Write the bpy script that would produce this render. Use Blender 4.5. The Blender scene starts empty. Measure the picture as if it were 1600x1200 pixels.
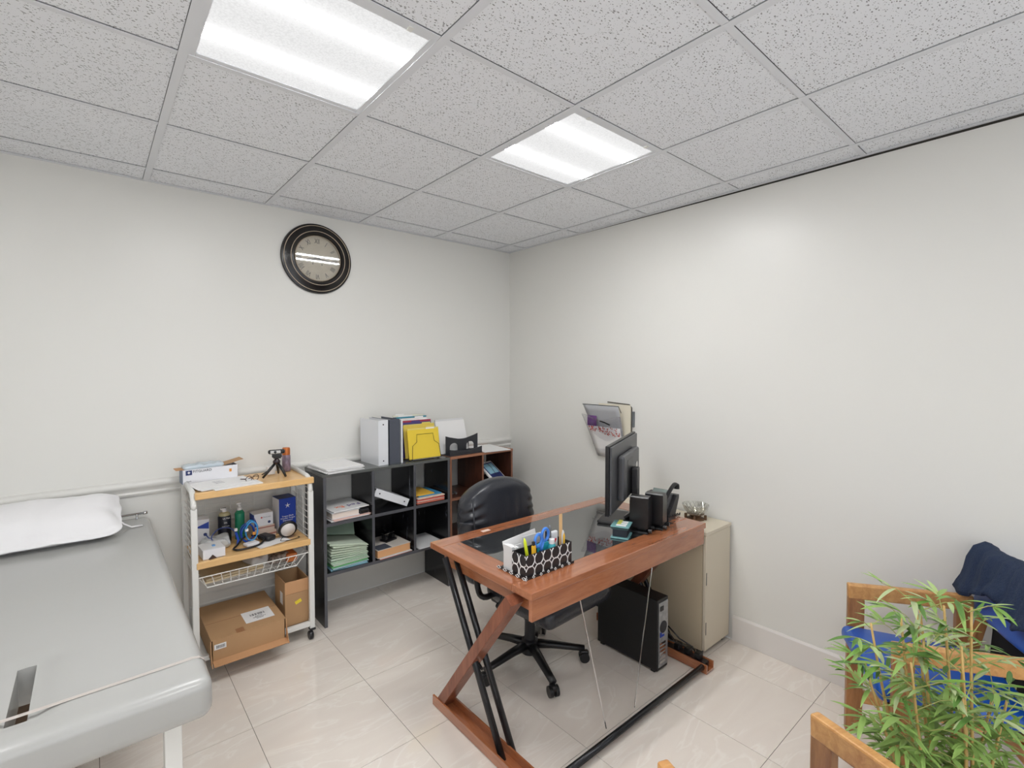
import bpy, bmesh, math, random
from mathutils import Vector, Matrix, noise
random.seed(7)
C = bpy.context.scene.collection
PI = math.pi

# ------------------------------------------------------------------ camera, world, lights, exposure
cam_d = bpy.data.cameras.new('camera'); cam = bpy.data.objects.new('camera', cam_d); C.objects.link(cam)
YAW, PITCH = .7077, -.0328
cam.location = (-2.8636, -3.3765, 1.613)
cam.rotation_euler = (PI/2 + PITCH, 0, -YAW)
cam_d.sensor_width = 36; cam_d.lens = 768.136/1600*36; cam_d.clip_start = .02
bpy.context.scene.camera = cam
W = bpy.data.worlds.new('world'); bpy.context.scene.world = W; W.use_nodes = True
W.node_tree.nodes['Background'].inputs[0].default_value = (.75, .85, 1, 1)
W.node_tree.nodes['Background'].inputs[1].default_value = 1.0
vs = bpy.context.scene.view_settings
vs.view_transform = 'Standard'; vs.look = 'None'; vs.gamma = 1; vs.use_curve_mapping = False
vs.exposure = -0.06
PANEL = 15.0        # radiance of the ceiling fixtures
def area(name, loc, rot, sx, sy, power, col=(1, 1, 1)):
    l = bpy.data.lights.new(name, 'AREA'); l.shape = 'RECTANGLE'; l.size = sx; l.size_y = sy; l.energy = power; l.color = col
    o = bpy.data.objects.new(name, l); C.objects.link(o); o.location = loc; o.rotation_euler = rot; return o
# fill light added behind the camera, at a made-up window
area('back_fill_light', (-2.4, -5.02, 1.45), (PI/2, 0, 0), 3.0, 1.7, 20, (1, .99, .985))
# weaker fill added left of the camera, at a made-up glazed door
area('left_fill_light', (-4.27, -4.1, 1.3), (PI/2, 0, -PI/2), 1.1, 1.9, 6, (1, .99, .985))

# ------------------------------------------------------------------ materials
def lin(c): return tuple((x/12.92 if x <= .04045 else ((x+.055)/1.055)**2.4) for x in (v/255 for v in c))
MATS = {}
def mat(name, rgb, rough=.5, metal=0, ior=1.5, trans=0, emis=None, es=0, coat=0, noise_amt=0, noise_scale=8, stretch=(1, 1, 1), bump=0, bump_scale=60, col2=None, alpha=1):
    if name in MATS: return MATS[name]
    m = bpy.data.materials.new(name); m.use_nodes = True; MATS[name] = m
    nt = m.node_tree; b = nt.nodes['Principled BSDF']
    L = lin(rgb)
    b.inputs['Base Color'].default_value = (*L, 1); b.inputs['Roughness'].default_value = rough
    b.inputs['Metallic'].default_value = metal; b.inputs['IOR'].default_value = ior
    b.inputs['Transmission Weight'].default_value = trans; b.inputs['Coat Weight'].default_value = coat
    b.inputs['Alpha'].default_value = alpha
    if emis: b.inputs['Emission Color'].default_value = (*lin(emis), 1); b.inputs['Emission Strength'].default_value = es
    if noise_amt or col2:
        tc = nt.nodes.new('ShaderNodeTexCoord'); mp = nt.nodes.new('ShaderNodeMapping'); mp.inputs['Scale'].default_value = stretch
        nz = nt.nodes.new('ShaderNodeTexNoise'); nz.inputs['Scale'].default_value = noise_scale; nz.inputs['Detail'].default_value = 5
        rp = nt.nodes.new('ShaderNodeValToRGB')
        c2 = lin(col2) if col2 else tuple(x*(1-noise_amt) for x in L)
        rp.color_ramp.elements[0].position = .3; rp.color_ramp.elements[1].position = .7
        rp.color_ramp.elements[0].color = (*c2, 1); rp.color_ramp.elements[1].color = (*L, 1)
        nt.links.new(tc.outputs['Object'], mp.inputs[0]); nt.links.new(mp.outputs[0], nz.inputs[0])
        nt.links.new(nz.outputs[0], rp.inputs[0]); nt.links.new(rp.outputs[0], b.inputs['Base Color'])
    if bump:
        tc = nt.nodes.new('ShaderNodeTexCoord'); nz = nt.nodes.new('ShaderNodeTexNoise'); nz.inputs['Scale'].default_value = bump_scale
        bp = nt.nodes.new('ShaderNodeBump'); bp.inputs['Strength'].default_value = bump; bp.inputs['Distance'].default_value = .01
        nt.links.new(tc.outputs['Object'], nz.inputs[0]); nt.links.new(nz.outputs[0], bp.inputs['Height']); nt.links.new(bp.outputs[0], b.inputs['Normal'])
    return m

def wood(name, c1, c2, rough=.3, scale=(1, 14, 14), coat=0):
    if name in MATS: return MATS[name]
    m = mat(name, c1, rough, coat=coat); nt = m.node_tree; b = nt.nodes['Principled BSDF']; b.inputs['Coat Roughness'].default_value = .14
    tc = nt.nodes.new('ShaderNodeTexCoord'); mp = nt.nodes.new('ShaderNodeMapping'); mp.inputs['Scale'].default_value = scale
    nz = nt.nodes.new('ShaderNodeTexNoise'); nz.inputs['Scale'].default_value = 3; nz.inputs['Detail'].default_value = 6; nz.inputs['Distortion'].default_value = .8
    n2 = nt.nodes.new('ShaderNodeTexNoise'); n2.inputs['Scale'].default_value = 26; n2.inputs['Detail'].default_value = 3
    mx = nt.nodes.new('ShaderNodeMath'); mx.operation = 'MULTIPLY_ADD'; mx.inputs[1].default_value = .35
    rp = nt.nodes.new('ShaderNodeValToRGB'); rp.color_ramp.elements[0].position = .42; rp.color_ramp.elements[1].position = .85
    rp.color_ramp.elements[0].color = (*lin(c2), 1); rp.color_ramp.elements[1].color = (*lin(c1), 1)
    nt.links.new(tc.outputs['Object'], mp.inputs[0]); nt.links.new(mp.outputs[0], nz.inputs[0]); nt.links.new(mp.outputs[0], n2.inputs[0])
    nt.links.new(n2.outputs[0], mx.inputs[0]); nt.links.new(nz.outputs[0], mx.inputs[2]); nt.links.new(mx.outputs[0], rp.inputs[0])
    nt.links.new(rp.outputs[0], b.inputs['Base Color'])
    return m

def wall_mat(name, rgb):
    m = mat(name, rgb, .34, bump=.05, bump_scale=9); nt = m.node_tree
    return m
def tile_mat():
    m = mat('porcelain', (214, 205, 194), .08, ior=1.6); nt = m.node_tree; b = nt.nodes['Principled BSDF']
    g = nt.nodes.new('ShaderNodeNewGeometry'); oi = nt.nodes.new('ShaderNodeObjectInfo')
    add = nt.nodes.new('ShaderNodeVectorMath'); add.operation = 'MULTIPLY_ADD'; add.inputs[1].default_value = (3, 7, 0)
    comb = nt.nodes.new('ShaderNodeCombineXYZ')
    nt.links.new(oi.outputs['Random'], comb.inputs[0]); nt.links.new(oi.outputs['Random'], comb.inputs[1])
    nt.links.new(comb.outputs[0], add.inputs[0]); nt.links.new(g.outputs['Position'], add.inputs[2])
    mp = nt.nodes.new('ShaderNodeMapping'); mp.inputs['Rotation'].default_value = (0, 0, .6); mp.inputs['Scale'].default_value = (1, 3.2, 1)
    nt.links.new(add.outputs[0], mp.inputs[0])
    nz = nt.nodes.new('ShaderNodeTexNoise'); nz.inputs['Scale'].default_value = 1.6; nz.inputs['Detail'].default_value = 6; nz.inputs['Distortion'].default_value = 1.6
    nt.links.new(mp.outputs[0], nz.inputs[0])
    rp = nt.nodes.new('ShaderNodeValToRGB'); cr = rp.color_ramp
    cr.elements[0].position = .3; cr.elements[0].color = (*lin((230, 220, 210)), 1)
    cr.elements[1].position = .75; cr.elements[1].color = (*lin((238, 230, 220)), 1)
    e = cr.elements.new(.50); e.color = (*lin((234, 225, 215)), 1)
    e = cr.elements.new(.535); e.color = (*lin((240, 233, 224)), 1)
    e = cr.elements.new(.56); e.color = (*lin((234, 225, 215)), 1)
    nt.links.new(nz.outputs[0], rp.inputs[0]); nt.links.new(rp.outputs[0], b.inputs['Base Color'])
    return m
def acoustic_mat():
    m = mat('acoustic', (196, 196, 196), .9); nt = m.node_tree; b = nt.nodes['Principled BSDF']
    g = nt.nodes.new('ShaderNodeNewGeometry')
    def layer(scale, sc, thr, gate):
        mp = nt.nodes.new('ShaderNodeMapping'); mp.inputs['Scale'].default_value = sc; mp.inputs['Rotation'].default_value = (0, 0, .3)
        nz = nt.nodes.new('ShaderNodeTexNoise'); nz.inputs['Scale'].default_value = 14; nz.inputs['Detail'].default_value = 1
        ad = nt.nodes.new('ShaderNodeVectorMath'); ad.operation = 'MULTIPLY_ADD'; ad.inputs[1].default_value = (.02, .02, 0)
        nt.links.new(g.outputs['Position'], nz.inputs[0]); nt.links.new(nz.outputs['Color'], ad.inputs[0]); nt.links.new(g.outputs['Position'], ad.inputs[2])
        nt.links.new(ad.outputs[0], mp.inputs[0])
        v = nt.nodes.new('ShaderNodeTexVoronoi'); v.inputs['Scale'].default_value = scale; v.voronoi_dimensions = '2D'
        nt.links.new(mp.outputs[0], v.inputs[0])
        sep = nt.nodes.new('ShaderNodeSeparateColor'); nt.links.new(v.outputs['Color'], sep.inputs[0])
        # hole radius depends on the cell's own random value: many cells have none
        rad = nt.nodes.new('ShaderNodeMapRange'); rad.inputs[1].default_value = gate; rad.inputs[2].default_value = 1; rad.inputs[3].default_value = 0; rad.inputs[4].default_value = thr
        nt.links.new(sep.outputs[0], rad.inputs[0])
        d = nt.nodes.new('ShaderNodeMath'); d.operation = 'LESS_THAN'; nt.links.new(v.outputs['Distance'], d.inputs[0]); nt.links.new(rad.outputs[0], d.inputs[1])
        return d
    a = layer(75, (1, 2.0, 1), .36, .62); c = layer(135, (1.2, 1, 1), .27, .6)
    mx = nt.nodes.new('ShaderNodeMath'); mx.operation = 'MAXIMUM'; nt.links.new(a.outputs[0], mx.inputs[0]); nt.links.new(c.outputs[0], mx.inputs[1])
    mix = nt.nodes.new('ShaderNodeMix'); mix.data_type = 'RGBA'
    mix.inputs[6].default_value = (*lin((236, 238, 242)), 1); mix.inputs[7].default_value = (*lin((150, 151, 153)), 1)
    nt.links.new(mx.outputs[0], mix.inputs[0]); nt.links.new(mix.outputs[2], b.inputs['Base Color'])
    return m

WALLM = wall_mat('wall_paint', (226, 225, 220))
TRIMM = mat('white_trim', (222, 221, 216), .3)
BASEM = mat('baseboard_tile', (226, 222, 218), .18)
TILE = tile_mat(); GROUT = mat('grout', (110, 102, 92), .9)
ACOU = acoustic_mat(); TEE = mat('tee_metal', (222, 224, 228), .5)
CHERRY = wood('cherry_wood', (178, 112, 74), (146, 84, 52), .2, (1.2, 9, 9), coat=1)
CHERRYY = wood('cherry_wood_cross', (178, 112, 74), (146, 84, 52), .2, (9, 1.2, 9), coat=1)
CHERRYZ = wood('cherry_wood_tall', (150, 92, 68), (104, 58, 40), .3, (9, 9, 1.2))
BEECH = wood('beech_laminate', (230, 190, 132), (216, 170, 108), .3, (1.2, 8, 8))
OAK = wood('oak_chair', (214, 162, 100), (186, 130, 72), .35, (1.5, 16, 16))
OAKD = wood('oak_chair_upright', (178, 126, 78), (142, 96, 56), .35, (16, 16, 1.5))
BLACKW = wood('black_laminate', (30, 30, 33), (20, 20, 22), .25, (16, 16, 2))
_r = MATS['black_laminate'].node_tree.nodes
_r = [n for n in _r if n.type == 'VALTORGB'][0].color_ramp       # pale scuffs worn in the black laminate
_e = _r.elements.new(.865); _e.color = (*lin((30, 30, 33)), 1); _r.elements[-1].position = .93; _r.elements[-1].color = (*lin((120, 124, 134)), 1)
EDGE = mat('laminate_edge', (82, 83, 88), .4)
BROWNW = wood('brown_laminate', (84, 48, 34), (52, 28, 20), .3, (10, 10, 1.5))
BLACK = mat('black_plastic', (24, 24, 26), .3)
BLACKS = mat('black_satin', (36, 36, 39), .42)
BLACKM = mat('black_metal', (34, 35, 38), .25, .3)
LEATHER = mat('black_leather', (42, 44, 50), .27, bump=.10, bump_scale=140)
WHITE = mat('white_paper', (232, 231, 230), .7)
WHITE2 = mat('white_paper_grey', (214, 214, 214), .7)
WMETAL = mat('white_metal', (226, 226, 222), .35)
CHROME = mat('chrome', (210, 210, 210), .15, 1)
CARD = mat('cardboard', (184, 146, 106), .75, noise_amt=.08, noise_scale=5)
CARDI = mat('cardboard_inside', (196, 150, 108), .8)
VINYL = mat('grey_vinyl', (170, 170, 167), .22, bump=.05, bump_scale=6)
GREYB = mat('charcoal', (78, 82, 92), .5)
BLUEV = mat('blue_vinyl', (28, 86, 176), .32)
NAVY = mat('navy_knit', (38, 52, 78), .95, bump=.5, bump_scale=160)
GLASSY = mat('black_glass', (40, 42, 43), .02, ior=4.2)
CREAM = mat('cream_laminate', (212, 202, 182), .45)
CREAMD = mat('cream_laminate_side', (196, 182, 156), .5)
def pane(name, tint=(1, 1, 1), rough=.02, extra=0.0, ior=1.5):
    # thin sheet of clear or tinted plastic/glass: transmits straight through, reflects by Fresnel
    m = bpy.data.materials.new(name); m.use_nodes = True; nt = m.node_tree; nt.nodes.clear()
    o = nt.nodes.new('ShaderNodeOutputMaterial'); mx = nt.nodes.new('ShaderNodeMixShader'); t = nt.nodes.new('ShaderNodeBsdfTransparent'); g = nt.nodes.new('ShaderNodeBsdfGlossy'); f = nt.nodes.new('ShaderNodeLayerWeight'); pw = nt.nodes.new('ShaderNodeMath'); pw.operation = 'POWER'; pw.inputs[1].default_value = 5
    t.inputs[0].default_value = (*tint, 1); g.inputs['Roughness'].default_value = rough; f.inputs[0].default_value = .5
    a = nt.nodes.new('ShaderNodeMath'); a.operation = 'ADD'; a.inputs[1].default_value = extra+.04; nt.links.new(f.outputs['Facing'], pw.inputs[0]); nt.links.new(pw.outputs[0], a.inputs[0])
    nt.links.new(a.outputs[0], mx.inputs[0]); nt.links.new(t.outputs[0], mx.inputs[1]); nt.links.new(g.outputs[0], mx.inputs[2]); nt.links.new(mx.outputs[0], o.inputs[0]); MATS[name] = m; return m
def col(name, rgb, rough=.5, **k): return mat(name, rgb, rough, **k)

# ------------------------------------------------------------------ mesh helpers
class B:
    def __init__(s): s.bm = bmesh.new()
    def box(s, x0, x1, y0, y1, z0, z1, bev=0, seg=2):
        r = bmesh.ops.create_cube(s.bm, size=1)
        vs = r['verts']
        for v in vs: v.co = Vector((x0+(v.co.x+.5)*(x1-x0), y0+(v.co.y+.5)*(y1-y0), z0+(v.co.z+.5)*(z1-z0)))
        if bev:
            es = list({e for v in vs for e in v.link_edges})
            bmesh.ops.bevel(s.bm, geom=es, offset=min(bev, .49*min(abs(x1-x0), abs(y1-y0), abs(z1-z0))), segments=seg, affect='EDGES', profile=.5)
        return s
    def obox(s, p, q, w, h, up=(0, 0, 1), bev=0):
        """box along p->q, w across, h along up"""
        p, q = Vector(p), Vector(q); d = q-p; L = d.length; d.normalize(); u = Vector(up); x = d.cross(u).normalized(); u = x.cross(d)
        n0 = len(s.bm.verts); t = B(); t.box(-w/2, w/2, 0, L, -h/2, h/2, bev)
        M = Matrix.Translation(p) @ Matrix((x, d, u)).transposed().to_4x4()
        t.bm.transform(M); s.join(t); return s
    def join(s, t):
        me = bpy.data.meshes.new('t'); t.bm.to_mesh(me); s.bm.from_mesh(me); bpy.data.meshes.remove(me); t.bm.free(); return s
    def xf(s, M): s.bm.transform(M); return s
    def cyl(s, p, q, r, r2=None, seg=16, cap=True):
        p, q = Vector(p), Vector(q); d = q-p
        M = Matrix.Translation((p+q)/2) @ d.to_track_quat('Z', 'Y').to_matrix().to_4x4()
        bmesh.ops.create_cone(s.bm, cap_ends=cap, segments=seg, radius1=r, radius2=r if r2 is None else r2, depth=d.length, matrix=M); return s
    def tube(s, pts, r, seg=8, closed=False, flat=1):
        pts = [Vector(p) for p in pts]; n = len(pts); rings = []; prev = None
        for i, p in enumerate(pts):
            a = pts[(i-1) % n] if (closed or i) else pts[0]; b = pts[(i+1) % n] if (closed or i < n-1) else pts[-1]
            d = (b-a).normalized()
            if prev is None:
                up = Vector((0, 0, 1)) if abs(d.z) < .9 else Vector((1, 0, 0)); x = d.cross(up).normalized()
            else: x = (prev - d*prev.dot(d)).normalized()
            prev = x; y = d.cross(x)
            rr = r[i] if isinstance(r, (list, tuple)) else r
            rings.append([s.bm.verts.new(p + x*math.cos(2*PI*k/seg)*rr + y*math.sin(2*PI*k/seg)*rr*flat) for k in range(seg)])
        for i in range(n if closed else n-1):
            A, D = rings[i], rings[(i+1) % n]
            for k in range(seg): s.bm.faces.new((A[k], A[(k+1) % seg], D[(k+1) % seg], D[k]))
        if not closed: s.bm.faces.new(rings[0][::-1]); s.bm.faces.new(rings[-1])
        return s
    def lathe(s, prof, c=(0, 0, 0), seg=24, axis='Z', closed=False):
        c = Vector(c); rings = []
        for r, z in prof:
            ring = []
            for k in range(seg):
                a = 2*PI*k/seg; x, y = r*math.cos(a), r*math.sin(a)
                v = {'Z': Vector((x, y, z)), 'Y': Vector((x, -z, y)), 'X': Vector((z, x, y))}[axis]
                ring.append(s.bm.verts.new(c+v))
            rings.append(ring)
        m = len(rings)
        for i in range(m if closed else m-1):
            A, D = rings[i], rings[(i+1) % m]
            for k in range(seg): s.bm.faces.new((A[k], A[(k+1) % seg], D[(k+1) % seg], D[k]))
        if not closed:
            for ring, f in ((rings[0], -1), (rings[-1], 1)):
                if (ring[0].co-ring[seg//2].co).length > 1e-5: s.bm.faces.new(ring[::f])
        return s
    def prism(s, poly, a, b, axis='Y'):
        """extrude 2d polygon; axis Y: poly is (x,z)"""
        def P(u, v, w): return {'Y': (u, w, v), 'X': (w, u, v), 'Z': (u, v, w)}[axis]
        A = [s.bm.verts.new(P(u, v, a)) for u, v in poly]; D = [s.bm.verts.new(P(u, v, b)) for u, v in poly]
        n = len(poly)
        for k in range(n): s.bm.faces.new((A[k], A[(k+1) % n], D[(k+1) % n], D[k]))
        s.bm.faces.new(A[::-1]); s.bm.faces.new(D); return s
    def sheet(s, grid, th):
        """closed shell from grid of points, thickness th"""
        nu, nv = len(grid), len(grid[0]); G = [[Vector(p) for p in r] for r in grid]
        def nrm(i, j):
            a = G[min(i+1, nu-1)][j]-G[max(i-1, 0)][j]; b = G[i][min(j+1, nv-1)]-G[i][max(j-1, 0)]
            n = a.cross(b); return n.normalized() if n.length > 1e-9 else Vector((0, 0, 1))
        T = [[s.bm.verts.new(G[i][j]+nrm(i, j)*th/2) for j in range(nv)] for i in range(nu)]
        U = [[s.bm.verts.new(G[i][j]-nrm(i, j)*th/2) for j in range(nv)] for i in range(nu)]
        for i in range(nu-1):
            for j in range(nv-1):
                s.bm.faces.new((T[i][j], T[i+1][j], T[i+1][j+1], T[i][j+1])); s.bm.faces.new((U[i][j], U[i][j+1], U[i+1][j+1], U[i+1][j]))
        for i in range(nu-1):
            for j in (0, nv-1): s.bm.faces.new((T[i][j], U[i][j], U[i+1][j], T[i+1][j]))
        for j in range(nv-1):
            for i in (0, nu-1): s.bm.faces.new((T[i][j], T[i][j+1], U[i][j+1], U[i][j]))
        return s
    def rbox(s, sx, sy, sz, r, n=(12, 12, 4), c=(0, 0, 0), fn=None, pw=None):
        """rounded box built from a gridded cube (full sizes), optional per-vertex fn(co)->co"""
        hx, hy, hz = sx/2, sy/2, sz/2; cache = {}
        def V(x, y, z):
            k = (round(x, 6), round(y, 6), round(z, 6))
            if k not in cache:
                p = Vector((x, y, z)); q = Vector((max(-hx+r, min(hx-r, x)), max(-hy+r, min(hy-r, y)), max(-hz+r, min(hz-r, z))))
                d = p-q
                if d.length > 1e-9: p = q + d.normalized()*r
                if fn: p = fn(p)
                cache[k] = s.bm.verts.new(p+Vector(c))
            return cache[k]
        def lin_(h, k, rr):
            # denser samples near the rounded rim
            core = [-h+rr+(2*h-2*rr)*i/k for i in range(k+1)]
            rim = [-h, -h+rr*.3, -h+rr*.65]
            return rim+core+[-v for v in rim[::-1]]
        X, Y, Z = lin_(hx, n[0], r), lin_(hy, n[1], r), lin_(hz, n[2], r) if hz > r*1.02 else [-hz, -hz*.6, -hz*.25, hz*.25, hz*.6, hz]
        for a, b_, f in ((X, Y, lambda u, v, w: (u, v, w)), (Y, Z, lambda u, v, w: (w, u, v)), (Z, X, lambda u, v, w: (v, w, u))):
            h = {0: hz, 1: hx, 2: hy}[0 if a is X and b_ is Y else (1 if a is Y else 2)]
            for sgn in (-1, 1):
                for i in range(len(a)-1):
                    for j in range(len(b_)-1):
                        q = [V(*f(a[i], b_[j], sgn*h)), V(*f(a[i+1], b_[j], sgn*h)), V(*f(a[i+1], b_[j+1], sgn*h)), V(*f(a[i], b_[j+1], sgn*h))]
                        if len(set(q)) == 4:
                            try: s.bm.faces.new(q if sgn > 0 else q[::-1])
                            except ValueError: pass
        return s

def cr(P, n=5, closed=False):
    P = [Vector(p) for p in P]; out = []; m = len(P)
    for i in range(m if closed else m-1):
        g = (lambda k: P[k % m]) if closed else (lambda k: P[max(0, min(m-1, k))])
        a, b, c, d = g(i-1), g(i), g(i+1), g(i+2)
        for k in range(n):
            t = k/n; out.append(.5*((2*b)+(c-a)*t+(2*a-5*b+4*c-d)*t*t+(3*b-a-3*c+d)*t**3))
    if not closed: out.append(P[-1])
    return out
def finish(name, b, m, parent=None, smooth=None, loc=None):
    bm = b.bm; bmesh.ops.recalc_face_normals(bm, faces=bm.faces[:])
    me = bpy.data.meshes.new(name); bm.to_mesh(me); bm.free()
    if smooth:
        me.polygons.foreach_set('use_smooth', [True]*len(me.polygons))
        if smooth is not True: me.set_sharp_from_angle(angle=math.radians(smooth))
    me.materials.append(m)
    o = bpy.data.objects.new(name, me); C.objects.link(o)
    if parent is not None: o.parent = parent
    if loc: o.location = loc
    return o
def tag(o, label, cat, group=None, kind=None):
    if label: o['label'] = label
    if cat: o['category'] = cat
    if group: o['group'] = group
    if kind: o['kind'] = kind
    return o
def thing(name, label, cat, loc=(0, 0, 0), rz=0, group=None):
    o = bpy.data.objects.new(name, None); o.empty_display_size = .05; C.objects.link(o); o.location = loc; o.rotation_euler = (0, 0, rz)
    return tag(o, label, cat, group)
def part(name, b, m, T, label=None, smooth=None):
    o = finish(name, b, m, T, smooth)
    if label: o['label'] = label
    return o
def single(name, b, m, label, cat, loc=(0, 0, 0), rz=0, group=None, smooth=None):
    o = finish(name, b, m, None, smooth); o.location = loc; o.rotation_euler = (0, 0, rz); return tag(o, label, cat, group)
def struct(name, b, m, smooth=None):
    o = finish(name, b, m, None, smooth); o['kind'] = 'structure'; return o
def inst(src, name, parent, loc, rot=None, scale=None):
    o = bpy.data.objects.new(name, src); C.objects.link(o); o.parent = parent; o.location = loc
    if rot: o.rotation_euler = rot
    if scale: o.scale = scale
    return o
def text(name, s, size, m, T, M, align='CENTER', th=.0004, sx=1):
    """flat lettering as mesh; M places it (text in local XY, facing +Z)"""
    cu = bpy.data.curves.new('t', 'FONT'); cu.body = s; cu.size = size; cu.align_x = align; cu.align_y = 'CENTER'; cu.extrude = th
    to = bpy.data.objects.new('t', cu); C.objects.link(to)
    dg = bpy.context.evaluated_depsgraph_get(); me = bpy.data.meshes.new_from_object(to.evaluated_get(dg))
    bpy.data.objects.remove(to); bpy.data.curves.remove(cu)
    me.name = name; me.materials.clear(); me.materials.append(m)
    me.transform(M @ Matrix.Diagonal((sx, 1, 1, 1)))
    o = bpy.data.objects.new(name, me); C.objects.link(o); o.parent = T; return o
def face_y(x, y, z, rz=0):      # lettering on a face looking to -y
    return Matrix.Translation((x, y, z)) @ Matrix.Rotation(rz, 4, 'Z') @ Matrix.Rotation(PI/2, 4, 'X')
def flat_z(x, y, z, rz=0): return Matrix.Translation((x, y, z)) @ Matrix.Rotation(rz, 4, 'Z')
def face_nx(x, y, z): return Matrix.Translation((x, y, z)) @ Matrix.Rotation(-PI/2, 4, 'Z') @ Matrix.Rotation(PI/2, 4, 'X')
INK = mat('black_ink', (40, 40, 44), .6)
BLUE = mat('blue_print', (30, 62, 158), .45)
NAVYP = mat('navy_print', (40, 52, 104), .5)

# ------------------------------------------------------------------ room
H = 2.635; X0, Y0 = -4.35, -5.1
struct('wall_back', B().box(X0-.12, .12, 0, .12, 0, 2.78), WALLM)
struct('wall_right', B().box(0, .12, Y0, 0, 0, 2.78), WALLM)
struct('wall_left', B().box(X0-.12, X0, Y0, 0, 0, 2.78), WALLM)
wf = B(); wx0, wx1, wz0, wz1 = -3.95, -.85, .55, 2.35
wf.box(X0-.12, wx0, Y0-.12, Y0, 0, 2.78); wf.box(wx1, .12, Y0-.12, Y0, 0, 2.78); wf.box(wx0, wx1, Y0-.12, Y0, 0, wz0); wf.box(wx0, wx1, Y0-.12, Y0, wz1, 2.78)
struct('wall_front', wf, WALLM)
w1 = B()
for a, b in ((wx0, wx0+.05), (wx1-.05, wx1), (-2.425, -2.375)): w1.box(a, b, Y0-.1, Y0-.02, wz0, wz1)
for a, b in ((wz0, wz0+.05), (wz1-.05, wz1)): w1.box(wx0, wx1, Y0-.1, Y0-.02, a, b)
struct('added_window', w1, WMETAL)  # unseen window frame, added to go with the fill behind the camera
d1 = B()
for a, b_ in ((-4.75, -4.68), (-3.52, -3.45)): d1.box(X0+.001, X0+.05, a, b_, 0, 2.32)
d1.box(X0+.001, X0+.05, -4.68, -3.52, 2.26, 2.32).box(X0+.001, X0+.05, -4.68, -3.52, 0, .3)
struct('added_door', d1, WMETAL)  # unseen door frame, added to go with the fill on the left
# floor: bed of grout and tiles standing 1.5 mm proud
floor = struct('floor', B().box(X0, 0, Y0, 0, -.05, -.0015), GROUT)
S = .5241; GX, GY = -.7754, -.988; J = .0011
tm = {}
def tile_mesh(w, d):
    k = (round(w, 4), round(d, 4))
    if k not in tm:
        b = B().box(-w/2, w/2, -d/2, d/2, -.0015, 0); me = bpy.data.meshes.new('floor_tile'); b.bm.to_mesh(me); b.bm.free(); me.materials.append(TILE); tm[k] = me
    return tm[k]
xs = sorted({X0, 0.0} | {GX+S*k for k in range(-12, 4) if X0 < GX+S*k < 0}); ys = sorted({Y0, 0.0} | {GY+S*k for k in range(-12, 4) if Y0 < GY+S*k < 0})
for i in range(len(xs)-1):
    for j in range(len(ys)-1):
        w, d = xs[i+1]-xs[i]-2*J, ys[j+1]-ys[j]-2*J
        inst(tile_mesh(w, d), 'floor_tile', floor, ((xs[i]+xs[i+1])/2, (ys[j]+ys[j+1])/2, 0))
# suspended ceiling
ceil = struct('ceiling', B().box(X0, 0, Y0, 0, 2.74, 2.78), mat('plenum', (120, 120, 120), .9))
T2 = .6096; CX, CY = .4331, .3963
cxs = sorted([0.0, X0]+[CX-T2*i for i in range(1, 8) if CX-T2*i > X0+.02]); cys = sorted([0.0, Y0]+[CY-T2*j for j in range(1, 10) if CY-T2*j > Y0+.02])
LIGHTCELLS = [(4, 3), (2, 3), (4, 6), (6, 4)]       # (column i..i+1, row j..j+1); the last two are unseen, added for brightness
lightpos = [(CX-T2*(i+.5), CY-T2*(j+.5)) for i, j in LIGHTCELLS]
tmc = {}
for i in range(len(cxs)-1):
    for j in range(len(cys)-1):
        mx_, my_ = (cxs[i]+cxs[i+1])/2, (cys[j]+cys[j+1])/2
        if any(abs(mx_-a) < .1 and abs(my_-b) < .1 for a, b in lightpos): continue
        k = (round(cxs[i+1]-cxs[i]-.0305, 4), round(cys[j+1]-cys[j]-.027, 4))
        if k not in tmc:
            b = B().box(-k[0]/2, k[0]/2, -k[1]/2, k[1]/2, 0, .014); me = bpy.data.meshes.new('ceiling_tile'); b.bm.to_mesh(me); b.bm.free(); me.materials.append(ACOU); tmc[k] = me
        o = inst(tmc[k], 'ceiling_tile', ceil, (mx_, my_, H+.004))
for x in cxs[1:-1]: part('ceiling_tee', B().box(x-.014, x+.014, Y0, 0, H-.0005, H+.002).box(x-.003, x+.003, Y0, 0, H+.002, H+.03), TEE, ceil)
for y in cys[1:-1]:
    t = B()
    for a, b_ in zip(cxs[:-1], cxs[1:]):
        t.box(a+.0145, b_-.0145, y-.012, y+.012, H+.0003, H+.002)
    part('ceiling_tee', t, TEE, ceil)
ang = B(); ang.box(X0, 0, -.024, 0, H-.001, H+.002)
struct('trim_1', ang, TEE)
struct('trim_2', B().box(-.024, 0, Y0, -.024, H-.001, H+.002), TEE)
# shadow line painted as a dark strip atop the right wall, widening frontwards
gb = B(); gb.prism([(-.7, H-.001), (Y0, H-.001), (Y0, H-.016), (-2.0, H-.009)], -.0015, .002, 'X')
struct('shadow_strip', gb, mat('painted_shadow', (50, 47, 42), .9))
# chair rail on back wall
prof = [(0, .912), (-.012, .914), (-.016, .925), (-.010, .934), (-.014, .950), (-.022, .957), (-.026, .972), (-.020, .985), (-.012, .990), (0, .992)]
struct('trim_4', B().prism(prof, X0, -.001, 'X'), TRIMM, 40)
def bbprof(hh=.152): return [(0, .001), (-.014, .001), (-.014, hh-.012), (-.006, hh), (0, hh)]
struct('baseboard_right', B().prism([(a, b) for a, b in bbprof()], Y0, -2.05, 'Y'), BASEM)
struct('baseboard_back', B().prism([(a, b) for a, b in [(-.001, .001), (-.018, .001), (-.018, .215), (-.012, .222), (-.012, .262), (-.004, .272), (-.001, .272)]], X0, -1.83, 'X'), TRIMM)

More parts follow.
